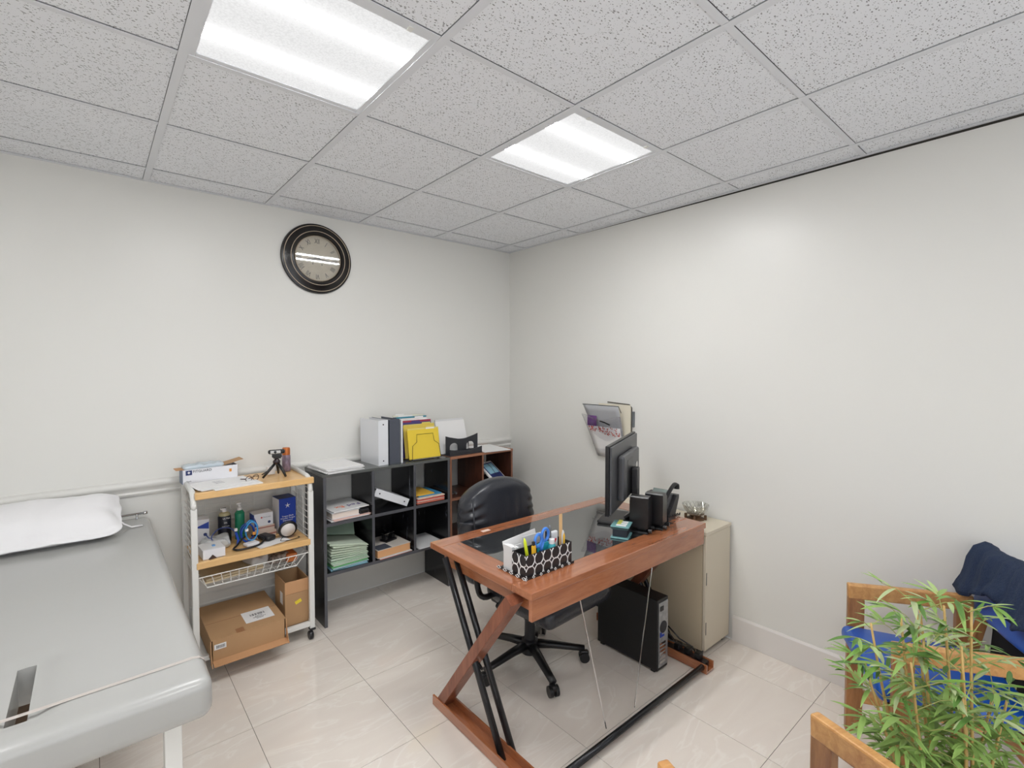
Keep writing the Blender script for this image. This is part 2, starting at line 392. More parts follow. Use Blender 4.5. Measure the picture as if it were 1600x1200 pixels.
# ceiling light fixtures
# prismatic lens: glows evenly around white and is brightest in two bands, where its two lamps run
BAND_Y, BAND_W = .136, .07
def diff_mat():
    m = bpy.data.materials.new('prismatic_diffuser'); m.use_nodes = True; nt = m.node_tree; b = nt.nodes['Principled BSDF']
    b.inputs['Base Color'].default_value = (.06, .06, .06, 1); b.inputs['Roughness'].default_value = .5
    tc = nt.nodes.new('ShaderNodeTexCoord'); sp = nt.nodes.new('ShaderNodeSeparateXYZ'); nt.links.new(tc.outputs['Object'], sp.inputs[0])
    def M(op, v, w=None):
        n = nt.nodes.new('ShaderNodeMath'); n.operation = op
        for i, q in enumerate((v, w)):
            if q is None: continue
            if isinstance(q, (int, float)): n.inputs[i].default_value = q
            else: nt.links.new(q, n.inputs[i])
        return n.outputs[0]
    d = M('ABSOLUTE', M('SUBTRACT', M('ABSOLUTE', sp.outputs[1]), BAND_Y))
    g = M('EXPONENT', M('MULTIPLY', M('MULTIPLY', d, d), -1/.0030))
    v = nt.nodes.new('ShaderNodeTexVoronoi'); v.inputs['Scale'].default_value = 150; nt.links.new(tc.outputs['Object'], v.inputs[0])
    e = M('ADD', M('MULTIPLY', g, .30), M('SUBTRACT', .88, M('MULTIPLY', v.outputs['Distance'], .16)))
    b.inputs['Emission Color'].default_value = (1, 1, 1, 1); nt.links.new(e, b.inputs['Emission Strength'])
    return m
DIFF = diff_mat()
BAND = mat('lamp_band', (20, 20, 20), .5, emis=(255, 255, 255), es=PANEL*.544/(2*BAND_W))
LBL = {(4, 3): 'large near square fluorescent ceiling light cut by the top edge of the photo', (2, 3): 'smaller looking square fluorescent ceiling light left of the room corner, right of the big one'}
for (i, j), (x, y) in zip(LIGHTCELLS, lightpos):
    T = thing('ceiling_light', LBL.get((i, j), 'unseen square ceiling light added for brightness %s' % {(4, 6): 'above the camera', (2, 6): 'above the visitor chairs', (6, 4): 'above the exam table'}.get((i, j))), 'light', (x, y, H), 0, 'ceiling lights')
    g = .300; f = B()
    for a in (-1, 1):
        f.box(min(a*.3035, a*(g-.028)), max(a*.3035, a*(g-.028)), -.3035, .3035, .0025, .04, .002)
        f.box(-g+.028, g-.028, min(a*.3035, a*(g-.028)), max(a*.3035, a*(g-.028)), .0025, .04, .002)
    part('frame', f, TEE, T)
    part('diffuser', B().box(-.272, .272, -.272, .272, .006, .009), DIFF, T)
    for sy in (-1, 1): part('lamp_band', B().box(-.2715, .2715, sy*BAND_Y-BAND_W/2, sy*BAND_Y+BAND_W/2, .0052, .0059), BAND, T, 'brightest band of the lens, in front of a lamp')
    part('housing', B().box(-.29, .29, -.29, .29, .04, .09), WMETAL, T)
    for sx in (-.2, .2): part('latch', B().box(sx-.008, sx+.008, -.298, -.276, -.002, .0025), WMETAL, T)

# ------------------------------------------------------------------ wall clock
CL = thing('wall_clock', 'round black wall clock with cream roman numeral face on the back wall', 'clock', (-1.698, 0, 2.341))
R0 = .232
part('rim', B().lathe([(.165, 0), (R0-.006, 0), (R0, .008), (R0-.004, .02), (R0-.020, .024), (.190, .030), (.172, .040), (.158, .042), (.150, .030), (.150, .004)], seg=72, axis='Y', closed=True), mat('clock_black', (22, 18, 17), .25), CL, smooth=35)
SILV = mat('worn_gold', (196, 180, 160), .35, .6)
for r, z in ((R0-.017, .026), (.176, .0395), (.147, .030)):
    part('ring', B().lathe([(r+.0022*math.cos(a), z+.0022*math.sin(a)) for a in [k*PI/4 for k in range(8)]], seg=72, axis='Y', closed=True), SILV, CL, 'pale worn metal ring', True)
part('dial', B().lathe([(.0, .004), (.151, .004), (.151, .010), (.0, .010)], seg=64, axis='Y'), mat('cream_dial', (206, 198, 180), .6, noise_amt=.1, noise_scale=20), CL)
for k, s in enumerate(['XII', 'I', 'II', 'III', 'IIII', 'V', 'VI', 'VII', 'VIII', 'IX', 'X', 'XI']):
    a = k*PI/6; M = Matrix.Translation((.116*math.sin(a), -.0105, .116*math.cos(a))) @ Matrix.Rotation(PI/2, 4, 'X') @ Matrix.Rotation(-a, 4, 'Z')
    text('numeral', s, .046, INK, CL, M, sx=.62)
for sx in (-.03, .03): part('winding_hole', B().lathe([(0, .0102), (.004, .0102), (.004, .0112), (0, .0112)], c=(sx, 0, -.035), seg=12, axis='Y'), INK, CL)
def hand(L, w, ang, y):
    b = B().prism([(-w, -.02), (w, -.02), (w*.4, L), (-w*.4, L)], -y, -y-.001, 'Y'); b.xf(Matrix.Rotation(ang, 4, 'Y')); return b
part('hour_hand', hand(.07, .004, math.radians(-98), .013), INK, CL); part('minute_hand', hand(.105, .003, math.radians(95), .015), INK, CL)
part('cover_glass', B().lathe([(0, .022), (.148, .022), (.148, .0235), (0, .0235)], seg=48, axis='Y').xf(Matrix.Rotation(math.radians(1.1), 4, 'X')), pane('clear_glass', extra=.04), CL)

# ------------------------------------------------------------------ exam table
EX = thing('exam_table', 'grey vinyl padded exam table on white steel legs against the back wall', 'table', (-2.995, -.965, 0))
PW, PL, PT = .72, 1.87, .112
def padfn(p):
    q = p.copy()
    # soft sag towards slot and slight crown
    wx, wy = -.012, -.685
    if p.z > 0:
        d = max(abs(p.x-wx)-.022, 0)**2 + max(abs(p.y-wy)-.14, 0)**2
        q.z -= .012*math.exp(-d/.0009)
        q.z += .0008*noise.noise(Vector((p.x*5, p.y*4, 1)))
        if abs(p.y-wy) > .14: q.z += .004*math.exp(-abs(p.x-wx)/.012)*math.exp(-(abs(p.y-wy)-.14)/.03)
    return q
pb = B(); pb.rbox(PW, PL, PT, .032, (34, 90, 2), (0, 0, 0), padfn)
dele = [f for f in pb.bm.faces if abs(f.normal.z) >= 0 and abs(f.calc_center_median().x+.012) < .018 and abs(f.calc_center_median().y+.685) < .142]
pb.bm.normal_update()
bmesh.ops.delete(pb.bm, geom=dele, context='FACES')
bound = [e for e in pb.bm.edges if e.is_boundary]
bmesh.ops.bridge_loops(pb.bm, edges=bound)
for v in pb.bm.verts: v.co.z += .745
pad = part('cushion', pb, VINYL, EX, smooth=50)
part('strap', B().tube([(PW/2+.002, -.80, .70), (PW/2+.002, -.80, .77), (PW/2-.003, -.802, .787), (PW/2-.014, -.803, .798), (PW/2-.03, -.805, .8022), (PW/2-.06, -.808, .8028), (0, -.815, .8032), (-.30, -.815, .8028), (-PW/2-.003, -.815, .76), (-PW/2-.004, -.815, .70)], .0058, 8, flat=.15), mat('clear_strap', (186, 178, 172), .3), EX, 'thin translucent paper strap across the foot end')
fr = B(); fr.box(-.30, .30, -.74, -.70, .655, .689); fr.box(-.32, .32, .80, .84, .655, .689)
for s_ in (-1, 1): fr.box(s_*.27-.02, s_*.27+.02, -.70, .80, .655, .689)
part('frame', fr, WMETAL, EX)
for sx in (-1, 1):
    for y in (-.80, .80): part('leg', B().box(sx*.28-.02, sx*.28+.02, y-.02, y+.02, 0, .688, .003), WMETAL, EX)
part('shelf', B().box(-.27, .27, .02, .75, .30, .32), mat('brown_board', (110, 88, 70), .5), EX)
ch = B().tube([(-.34, .86, .835), (.335, .86, .835)], .006, 8); ch.cyl((.325, .86, .835), (.345, .86, .835), .009); ch.cyl((-.30, .875, .76), (-.30, .86, .835), .006).cyl((.30, .90, .72), (.30, .86, .835), .005)
part('paper_roll_bar', ch, CHROME, EX, 'chrome paper roll bar', True)
# pillow
def pil(p):
    q = p.copy(); u, v = abs(p.x)/.29, abs(p.y)/.17
    k = max(.12, (1-min(1, u)**7)*(1-min(1, v)**4)*.9+.10)
    q.z = p.z*k
    q.z += .010*noise.noise(Vector((p.x*7, p.y*9, p.z*6+2)))*(1 if p.z > 0 else 0)+.004*noise.noise(Vector((p.x*22, p.y*12, 5)))*(1 if p.z > 0 else 0)
    q.x += .012*noise.noise(Vector((p.y*14, p.z*14, 3))); q.y += .010*noise.noise(Vector((p.x*9, p.z*20, 8)))
    return q
PLW = thing('pillow', 'white pillow in a plain pillowcase at the wall end of exam table', 'pillow', (-3.065, -.225, .885), 0)
pp = B().rbox(.60, .40, .16, .07, (26, 18, 3), (0, 0, 0), pil); pp.xf(Matrix.Rotation(.30, 4, 'X'))
part('pillowcase', pp, mat('white_cotton', (236, 235, 236), .9, bump=.15, bump_scale=30), PLW, smooth=True)
part('tie', B().tube([(.28, -.02, -.02), (.31, -.03, -.055), (.34, -.03, -.076), (.385, -.02, -.0785)], .009, 8, flat=.18), MATS['white_cotton'], PLW, 'loose white fabric tie', True)

# ------------------------------------------------------------------ white utility cart
K = thing('utility_cart', 'white metal utility cart with wood shelves, basket and casters beside exam table', 'cart', (-2.185, -.23, 0))
K0 = Vector((-2.185, -.23, 0))
for sx in (-1, 1):
    x = sx*.293
    part('leg', B().obox((x, -.17, .06), (x, -.17, .885), .03, .024, (0, 1, 0), .004), WMETAL, K)
    part('leg', B().obox((x, .175, .06), (x, .175, .985), .026, .024, (0, 1, 0), .004), WMETAL, K)
    pts = [(x, -.17, .88)]+[(x, -.17+.055*(1-math.cos(a)), .88+.085*math.sin(a)) for a in [k*PI/12 for k in range(1, 7)]]+[(x, .175, .975)]
    part('top_rail', B().tube(pts, .014, 10), WMETAL, K, smooth=True)
    sg = B()
    for k in range(9): sg.tube([(x, -.16, .60+.037*k), (x, .165, .60+.037*k)], .0022, 6)
    for yy in (-.05, .06): sg.tube([(x-.004*sx, yy, .595), (x-.004*sx, yy, .915)], .0022, 6)
    part('side_grid', sg, WMETAL, K)
    part('side_bar', B().box(x-.01, x+.01, -.158, .163, .085, .105).box(x-.008, x+.008, -.158, .163, .545, .56), WMETAL, K)
    for y in (-.17, .175):
        c = part('caster', B().lathe([(0, -.012), (.022, -.012), (.025, -.008), (.025, .008), (.022, .012), (0, .012)], c=(x-.012*sx, y-.012, .0255), seg=20, axis='X'), BLACK, K, smooth=40)
        c2 = part('fork', B().box(x-.016, x+.016, y-.02, y+.016, .052, .062, .002).cyl((x, y, .05), (x, y, .075), .008), BLACKS, c)
bg = B()
for k in range(14): bg.tube([(-.28, .178, .62+.024*k), (.28, .178, .62+.024*k)], .0016, 5)
for xx in (-.19, -.06, .07, .2): bg.tube([(xx, .181, .61), (xx, .181, .955)], .002, 5)
part('back_grid', bg, WMETAL, K)
def shelf_board(z, x0=-.285, x1=.285):
    b = B().box(x0, x1, -.155, .168, z-.022, z-.004); part('shelf', b, BEECH, K)
    part('shelf_edge', B().box(x0-.002, x1+(.027 if z > .9 else .003), -.184, -.156, z-.036, z, .004), BEECH, K, 'pale wood front edge')
shelf_board(.966); shelf_board(.602)
part('lower_shelf', B().box(-.278, .278, -.15, .165, .086, .092).box(-.278, .278, -.185, -.16, .078, .104, .002), WMETAL, K)
bk = B(); fy = -.168
rim = [(-.279, fy, .517), (.279, fy, .517), (.279, .16, .517), (-.279, .16, .517)]
bot = [(-.238, fy+.012, .452), (.215, fy+.012, .452), (.215, .14, .452), (-.238, .14, .452)]
def loop(b, pts, r): 
    for a, c in zip(pts, pts[1:]+pts[:1]): b.tube([a, c], r, 6)
loop(bk, rim, .003); loop(bk, bot, .0025)
for k in range(13):
    f_ = k/12; x = -.238+.453*f_; xt = -.262+.52*f_
    bk.tube([(xt, fy, .517), (x, fy+.012, .452), (x, .14, .452), (xt, .16, .517)], .0018, 5)
for k in range(6):
    y = fy+.02+.05*k; bk.tube([(-.279, y, .517), (-.238, y, .452), (.215, y, .452), (.279, y, .517)], .0018, 5)
part('wire_basket', bk, WMETAL, K)

# things on cart --- top
def kbox(name, label, x0, x1, y0, y1, z0, z1, m, rz=0, bev=.0015, cat='box', group=None):
    cx, cy = (x0+x1)/2, (y0+y1)/2
    T = thing(name, label, cat, (cx, cy, z0), rz, group); hx, hy = (x1-x0)/2, (y1-y0)/2
    part('carton', B().box(-hx, hx, -hy, hy, 0, z1-z0, bev), m, T); return T, hx, hy, z1-z0
T = thing('glove_box', 'grey and white glove box with open brown flap at back of cart top', 'box', (-2.36, -.105, .966), math.radians(2))
wb = B(); wb.box(-.135, .135, -.05, -.048, 0, .082).box(-.135, .135, .046, .048, 0, .082).box(-.135, -.133, -.048, .046, 0, .082).box(.133, .135, -.048, .046, 0, .082).box(-.133, .133, -.048, .046, 0, .002)
part('carton', wb, mat('box_white', (226, 226, 230), .45), T)
part('side_panel', B().box(-.137, -.135, -.047, .045, .002, .08), mat('bluegrey_print', (120, 134, 160), .45), T, 'blue grey printed end')
part('flap', B().box(.06, .17, -.045, .045, 0, .002).xf(Matrix.Translation((.06, 0, .084)) @ Matrix.Rotation(-.22, 4, 'Y') @ Matrix.Translation((-.06, 0, 0))), CARD, T, 'raised brown cardboard flap')
part('flap', B().box(-.165, -.10, -.04, .045, .082, .084), CARDI, T, 'small brown flap')
part('inner_bag', B().rbox(.20, .085, .03, .012, (8, 5, 1), (-.03, 0, .088), lambda p: Vector((p.x, p.y, p.z+.008*noise.noise(p*40)))), mat('clear_film', (190, 202, 210), .2), T, 'grey blue plastic film', True)
part('logo_panel', B().box(-.122, -.092, -.0512, -.0502, .052, .078), NAVYP, T)
text('lettering', 'FITGUARD', .019, INK, T, face_y(-.088, -.0508, .069), 'LEFT'); text('lettering', 'Touch', .009, INK, T, face_y(-.12, -.0508, .018), 'LEFT')
part('emblem', B().box(.092, .104, -.0512, -.0502, .045, .062), mat('orange_print', (226, 150, 60), .5), T)
text('logo', '\u2726', .02, WHITE, T, face_y(-.107, -.0518, .065))
# papers on cart
def papers(name, label, c, w, d, h, rz, n, m=WHITE, cat='paper', jitter=.01, group=None):
    T = thing(name, label, cat, c, rz, group)
    for i in range(n):
        z0 = h*i/n; jx, jy, a = (random.uniform(-jitter, jitter) for _ in range(3))
        b = B().box(-w/2, w/2, -d/2, d/2, z0, z0+h/n*.86); b.xf(Matrix.Translation((jx, jy, 0)) @ Matrix.Rotation(a*5, 4, 'Z')); part('sheet', b, m if i % 2 == 0 else WHITE2, T)
    return T
T = papers('document_stack', 'loose printed white sheets lying at the left front of cart top', (-2.315, -.258, .968), .29, .20, .008, .18, 3)
for k in range(4): text('lettering', 'mmmm mm mmm', .006, WHITE2 if k < 0 else mat('grey_ink', (150, 150, 156), .7), T, flat_z(-.02, .05-.02*k, .0082, 0))
single('envelope', B().box(-.12, .12, -.05, .05, 0, .006, .001), WHITE, 'long white envelope at the front edge of cart top', 'envelope', (-2.27, -.355, .9665), .12)
# webcam on mini tripod
T = thing('webcam', 'black and silver webcam on small tripod standing on cart top', 'camera', (-2.035, -.25, .966), -.2)
part('camera_body', B().rbox(.092, .026, .026, .011, (5, 2, 1), (0, 0, .148)), BLACK, T, smooth=True)
part('faceplate', B().box(-.034, .022, -.0152, -.0132, .139, .157, .001), CHROME, T)
part('lens', B().cyl((-.008, -.0195, .148), (-.008, -.0155, .148), .0075), BLACK, T)
part('clip', B().box(-.025, .028, -.012, .014, .115, .134, .003).box(-.018, .024, -.01, .012, .108, .115, .002), BLACK, T)
part('ball_head', B().lathe([(0, .072), (.012, .073), (.021, .082), (.021, .092), (.013, .103), (.008, .11), (0, .11)], seg=20), mat('dark_red_black', (40, 26, 30), .3), T, smooth=True)
for a, L in ((205, .085), (-52, .072), (80, .075)):
    a = math.radians(a); part('leg', B().tube([(.01*math.cos(a), .01*math.sin(a), .08), (.045*math.cos(a), .045*math.sin(a), .045), (L*math.cos(a), L*math.sin(a), .005)], [.008, .0085, .006], 8), BLACK, T, smooth=True)
T = thing('spray_can', 'aerosol can with copper cap behind webcam on cart top', 'can', (-1.944, -.118, .966))
part('can_body', B().lathe([(0, 0), (.024, 0), (.025, .003), (.025, .095), (.021, .102), (0, .102)], seg=24), mat('can_print', (150, 130, 146), .3, .2, noise_amt=.6, noise_scale=60, stretch=(1, 1, .6)), T, smooth=30)
part('cap', B().lathe([(0, .1025), (.0235, .1025), (.0235, .138), (.020, .147), (0, .149)], seg=24), mat('copper', (196, 112, 58), .3, .5), T, smooth=30)
T = thing('plug_adapter', 'small white box with dark cord standing under the webcam', 'adapter', (-2.045, -.16, .966))
part('casing', B().box(-.022, .022, -.015, .015, 0, .05, .004), WHITE, T); part('cord', B().tube([(-.022, 0, .02), (-.04, -.01, .012), (-.05, .0, .004), (-.036, .012, .004)], .003, 6), BLACK, T)
T = thing('eyeglasses', 'folded dark brown eyeglasses lying by papers on cart top', 'glasses', (-2.155, -.285, .9665), .5)
part('frame', B().tube([(-.05+.02*math.cos(a), -.0, .018+.016*math.sin(a)) for a in [k*PI/8 for k in range(16)]], .0018, 6, True).tube([(-.004+.02*math.cos(a), 0, .018+.016*math.sin(a)) for a in [k*PI/8 for k in range(16)]], .0018, 6, True), mat('tortoise', (70, 42, 34), .3), T)
part('temple', B().tube([(.017, 0, .02), (.02, .03, .018), (-.04, .05, .003)], .0022, 6), MATS['tortoise'], T)
part('temple', B().tube([(-.07, 0, .02), (-.07, .04, .018), (.0, .06, .003)], .0022, 6), MATS['tortoise'], T)
# middle shelf
Z2 = .6025
T = thing('bottle', 'black labelled bottle with white pump cap on middle cart shelf', 'bottle', (-2.292, -.13, .598))
part('bottle_body', B().lathe([(0, 0), (.032, 0), (.034, .004), (.034, .150), (.030, .158), (0, .158)], seg=24), mat('dark_label', (26, 28, 40), .3), T, smooth=30)
part('shoulder', B().lathe([(0, .158), (.032, .158), (.026, .172), (.012, .178), (0, .178)], seg=24), mat('clear_beige', (176, 168, 130), .15), T, smooth=30)
part('cap', B().lathe([(0, .178), (.012, .178), (.012, .2), (0, .2)], seg=16).box(-.02, .012, -.006, .006, .19, .2, .002), WHITE, T)
text('lettering', 'ULTRA', .012, WHITE, T, face_y(.004, -.0348, .145)); text('lettering', 'GEL', .010, WHITE, T, face_y(0, -.0348, .12)); text('lettering', 'hand wash', .009, WHITE2, T, face_y(0, -.0348, .10))
T = thing('bottle', 'clear spray bottle of green liquid beside the black bottle', 'bottle', (-2.212, -.125, .598))
part('bottle_body', B().lathe([(0, 0), (.024, 0), (.026, .004), (.026, .155), (.015, .172), (0, .172)], seg=24), mat('green_liquid', (44, 138, 104), .1), T, smooth=30)
part('sprayer', B().lathe([(0, .172), (.013, .172), (.013, .188), (.007, .19), (.007, .208), (0, .208)], seg=16).box(-.016, .008, -.006, .006, .205, .218, .002), WHITE, T)
def cart_box(label, x, y, z, w, d, h, m, rz=0): 
    T = thing('carton', label, 'box', (x, y, z), rz); part('box_body', B().box(-w/2, w/2, -d/2, d/2, 0, h, .001), m, T); return T
BW = MATS['box_white']; BEI = mat('beige_box', (206, 186, 172), .6)
T = cart_box('pale pinkish box under the small white and blue carton', -2.09, -.15, .598, .115, .10, .036, BEI, .1); part('stripe', B().box(-.0577, .0577, -.0508, -.0502, .012, .022), mat('brown_stripe', (160, 110, 100), .6), T)
T = cart_box('second pale box between cart shelf boxes, under the white and blue carton', -2.095, -.15, .6345, .11, .095, .034, BEI, .06); part('stripe', B().box(-.0552, .0552, -.0483, -.0477, .02, .028), MATS['brown_stripe'], T)
T = cart_box('small white carton with blue corner on top of two pale boxes', -2.10, -.15, .669, .105, .09, .075, BW, .05)
part('blue_corner', B().prism([(-.052, .0), (-.052, .06), (-.03, .0)], -.0456, -.0451, 'Y').box(-.0531, -.0526, -.044, .044, .03, .07), BLUE, T)
part('emblem', B().lathe([(0, .0455), (.008, .0455), (.008, .0462), (0, .0462)], c=(.03, 0, .018), seg=16, axis='Y'), NAVYP, T); part('emblem', B().lathe([(0, .0455), (.005, .0455), (.005, .0462), (0, .0462)], c=(-.012, 0, .05), seg=12, axis='Y'), mat('red_print', (190, 60, 60), .5), T)
text('lettering', 'Electrodes', .010, WHITE2 if 0 else MATS['grey_ink'], T, face_y(.018, -.0456, .05))
T = thing('carton', 'tall royal blue carton with white lettering at right of middle cart shelf', 'box', (-1.968, -.145, .598), .08)
part('box_body', B().box(-.05, .05, -.055, .055, 0, .215, .001), BLUE, T)
part('white_side', B().box(-.0512, -.0502, -.054, .054, .002, .213), BW, T, 'white printed side'); part('top_panel', B().box(-.05, .05, -.054, .054, .2152, .2162), NAVYP, T)
for s, z in (('Tongue Blade', .105), ('Wooden Tongue', .092), ('Depressors', .079)): text('lettering', s, .0125, WHITE, T, face_y(0, -.0556, z))
text('lettering', 'NON STERILE', .007, WHITE, T, face_y(0, -.0556, .05))
st = B()
for k in range(5):
    a = k*2*PI/5+PI/2; st.prism([(0, 0), (.005*math.cos(a-.5), .005*math.sin(a-.5)), (.018*math.cos(a), .018*math.sin(a)), (.005*math.cos(a+.5), .005*math.sin(a+.5))], -.0562, -.0556, 'Y')
st.xf(Matrix.Translation((0, 0, .17))); part('logo', st, WHITE, T)
T = thing('headphones', 'black and white over-ear headphones leaning at right end of middle shelf', 'headphones', (-1.995, -.30, .602), .0)
part('ear_cup', B().lathe([(0, .012), (.038, .010), (.041, .0), (.036, -.016), (0, -.016)], c=(0, 0, .052), seg=32, axis='Y').xf(Matrix.Rotation(.25, 4, 'X')), mat('pearl', (214, 208, 204), .25), T, 'pearl white cup', True)
part('cushion', B().tube([(.045*math.cos(a), .006, .052+.045*math.sin(a)) for a in [k*PI/14 for k in range(28)]], .009, 8, True).xf(Matrix.Rotation(.25, 4, 'X')), BLACK, T, smooth=True)
part('headband', B().tube([(.03, .03, .06), (.055, .06, .052), (.075, .085, .035), (.072, .11, .015)], .009, 8, flat=.5), BLACK, T, smooth=True)
part('cable', B().tube(cr([(-.03, -.01, .01), (-.05, -.045, .003), (-.02, -.065, .003), (.03, -.06, .003), (.055, -.045, .003), (.05, -.03, .003)]), .002, 6), BLACK, T)
T = thing('carton', 'flat white box at the front left of middle cart shelf', 'box', (-2.39, -.325, .6025), .05)
part('box_body', B().box(-.052, .052, -.06, .06, 0, .048, .001), BW, T); part('clip', B().box(.0, .014, -.02, .0, .048, .056), mat('sky_plastic', (110, 160, 210), .4), T)
part('lid', B().box(-.054, .05, -.056, .062, .0485, .051), WHITE2, T)
T = thing('carton', 'white carton with blue chevron standing at back left of middle shelf', 'box', (-2.41, -.12, .598), -.1)
part('box_body', B().box(-.045, .04, -.04, .04, 0, .16, .001), BW, T); part('chevron', B().prism([(-.03, .118), (.038, .105), (.038, .145)], -.0412, -.0405, 'Y'), BLUE, T)
part('emblem', B().lathe([(0, .0408), (.009, .0408), (.009, .0414), (0, .0414)], c=(.02, 0, .075), seg=16, axis='Y'), NAVYP, T)
T = thing('plastic_bag', 'crumpled clear grey plastic bag behind the flat white box', 'bag', (-2.355, -.215, .598))
part('film', B().rbox(.15, .11, .06, .025, (12, 9, 2), (0, 0, .031), lambda p: p+Vector((.012*noise.noise(p*22), .012*noise.noise(p*22+Vector((5, 0, 0))), .018*noise.noise(p*30)*(1 if p.z > 0 else 0)))), mat('grey_film', (188, 190, 190), .25), T, smooth=20)
T = thing('tubing', 'tangle of bright blue medical tubing with connectors on middle cart shelf', 'tubing', (-2.235, -.235, .6025))
def curl(cx, cz, rx, rz_, y, n=24, a0=0, a1=2*PI, ph=0): return [(cx+rx*math.cos(a0+(a1-a0)*k/n), y+.02*math.sin(ph+4*k/n), max(.004, cz+rz_*math.sin(a0+(a1-a0)*k/n))) for k in range(n+1)]
TB = mat('blue_tube', (24, 70, 170), .3); TC = mat('cyan_tube', (60, 150, 210), .3)
part('tube', B().tube(curl(.04, .055, .035, .05, 0, 30, 0, 3.6*PI, 1), .004, 7), TB, T, smooth=True)
part('tube', B().tube(curl(.055, .07, .03, .055, -.02, 30, 1, 3.2*PI, 2), .004, 7), TC, T, smooth=True)
part('tube', B().tube(cr([(-.02, .0, .07), (-.05, .01, .1), (-.10, .01, .105), (-.135, 0, .08), (-.14, -.01, .055), (-.12, -.01, .04), (-.155, .0, .07), (-.165, .01, .09)]), .003, 7), mat('navy_tube', (34, 56, 120), .3), T, smooth=True)
part('tube', B().tube([(-.02, 0, .07), (-.01, -.01, .03), (-.015, -.02, .005)], .007, 8), TB, T)
for p in ((-.02, 0, .085), (.07, -.02, .05), (.03, -.03, .08), (-.115, -.01, .035)): part('connector', B().box(p[0]-.008, p[0]+.008, p[1]-.006, p[1]+.006, p[2]-.008, p[2]+.008, .002), WHITE if p[0] < .05 else MATS['orange_print'], T)
T = thing('black_cable_loop', 'thick black rubber hose looped at front of middle cart shelf', 'hose', (-2.20, -.29, .602))
part('hose', B().tube(cr([(.03, .07, .03), (.06, .03, .03), (.075, -.02, .02), (.04, -.055, .008), (-.02, -.07, .0065), (-.07, -.065, .0065), (-.085, -.035, .0065), (-.06, .0, .012), (-.03, .03, .03), (.0, .05, .045)]), .0055, 8), BLACK, T, smooth=True)
T = thing('adapter_unit', 'small white device lying inside the black hose loop', 'device', (-2.19, -.30, .602), .3)
part('casing', B().box(-.035, .035, -.025, .025, .0, .016, .004), BW, T); part('label_plate', B().box(-.02, .02, -.014, .014, .0162, .0168), WHITE2, T)
T = thing('computer_mouse', 'dark computer mouse with coiled cord beside the blue tubing', 'mouse', (-2.10, -.265, .602), .4)
part('shell', B().rbox(.06, .10, .034, .016, (4, 6, 1), (0, 0, .017)), BLACKS, T, smooth=True); part('cord', B().tube(cr([(0, .05, .01), (.03, .075, .004), (.06, .04, .004), (.045, .0, .004), (.075, -.02, .004)]), .002, 6), BLACK, T)
single('paper_leaflet', B().box(-.09, .09, -.045, .045, 0, .0015), WHITE, 'white leaflet flat on middle cart shelf under the mouse cord', 'paper', (-2.09, -.335, .6025), .25)
single('rubber_wedge', B().prism([(-.02, 0), (.018, 0), (.0, .02)], -.01, .01, 'Y'), mat('dark_brown', (70, 50, 44), .6), 'tiny dark wedge on the left front corner of middle cart shelf', 'wedge', (-2.395, -.39+.005, .6025), .2)
# basket contents
single('envelope_bundle', B().box(-.15, .15, -.10, .10, 0, .010).box(-.14, .15, -.09, .10, .0105, .02), mat('manila', (216, 200, 168), .7), 'bundle of beige envelopes lying in the wire basket', 'envelope', (-2.29, -.225, .4555), .12)
single('plastic_pouch', B().rbox(.10, .13, .05, .02, (8, 8, 2), (0, 0, .026), lambda p: p+Vector((0, 0, .012*noise.noise(p*35)*(1 if p.z > 0 else 0)))), mat('clear_pouch', (200, 200, 200), .15), 'crumpled clear plastic pouch in the middle of wire basket', 'pouch', (-2.16, -.25, .477), .3, smooth=20)
mat('leopard', (60, 48, 44), .6, col2=(190, 180, 172), noise_scale=55)
single('patterned_pouch', B().rbox(.12, .16, .055, .024, (6, 6, 1), (0, 0, .028)), MATS['leopard'], 'black and white patterned pouch at the right of wire basket', 'pouch', (-2.045, -.23, .455), .2, smooth=True)
single('orange_package', B().box(-.03, .03, -.08, .08, 0, .05, .008), mat('orange_pack', (206, 120, 60), .4), 'orange package at the far right of wire basket', 'package', (-1.965+.01-.02, -.24, .455))
# cardboard boxes
T = thing('cardboard_box', 'large flat brown cardboard box with shipping label on bottom of cart', 'box', (-2.25, -.275, .0925))
t = B(); x0, x1, y0, y1, h = -.175, .18, -.225, .225, .120
t.box(x0, x1, y0, y0+.004, 0, h).box(x0, x1, y1-.004, y1, 0, h).box(x0, x0+.004, y0, y1, 0, h).box(x1-.004, x1, y0, y1, 0, h).box(x0, x1, y0, y1, 0, .003)
part('carton', t, CARD, T); part('lid', B().box(x0-.003, x1+.003, y0-.002, y1, h+.0005, h+.004, .001), CARD, T)
part('front_flap', B().box(x0+.002, x1+.008, 0, .055, 0, .003).xf(Matrix.Translation((0, y0-.050, .004)) @ Matrix.Rotation(-.35+.5, 4, 'X')), CARDI, T, 'loose folded front flap')
part('end_flap', B().prism([(y0, 0), (y0, h), (y0-.018, h*.55), (y0-.05, .0)], x1+.003, x1+.006, 'X').prism([(y0, 0), (y0, h), (y0-.018, h*.4), (y0-.045, .0)], x0-.006, x0-.003, 'X'), CARDI, T)
part('tape', B().box(x0+.0, x1, -.03, -.026, h+.004, h+.0045).box(-.06, -.02, y0+.0, y0+.05, h+.004, h+.0045), mat('tape_brown', (158, 112, 76), .4), T)
part('shipping_label', B().box(.0, .145, -.155, -.015, h+.0045, h+.0052), WHITE, T, 'white shipping label')
bc = B()
for k in range(22):
    if random.random() < .75: bc.box(.035+.0036*k, .0365+.0036*k+random.random()*.0012, -.085, -.06, h+.0053, h+.0057)
part('barcode', bc, INK, T)
for k in range(3): text('lettering', ['SHIP TO:', 'FRAGILE 2 of 4', 'standard'][k], .010, INK, T, flat_z(.075, -.10-.013*k, h+.0057))
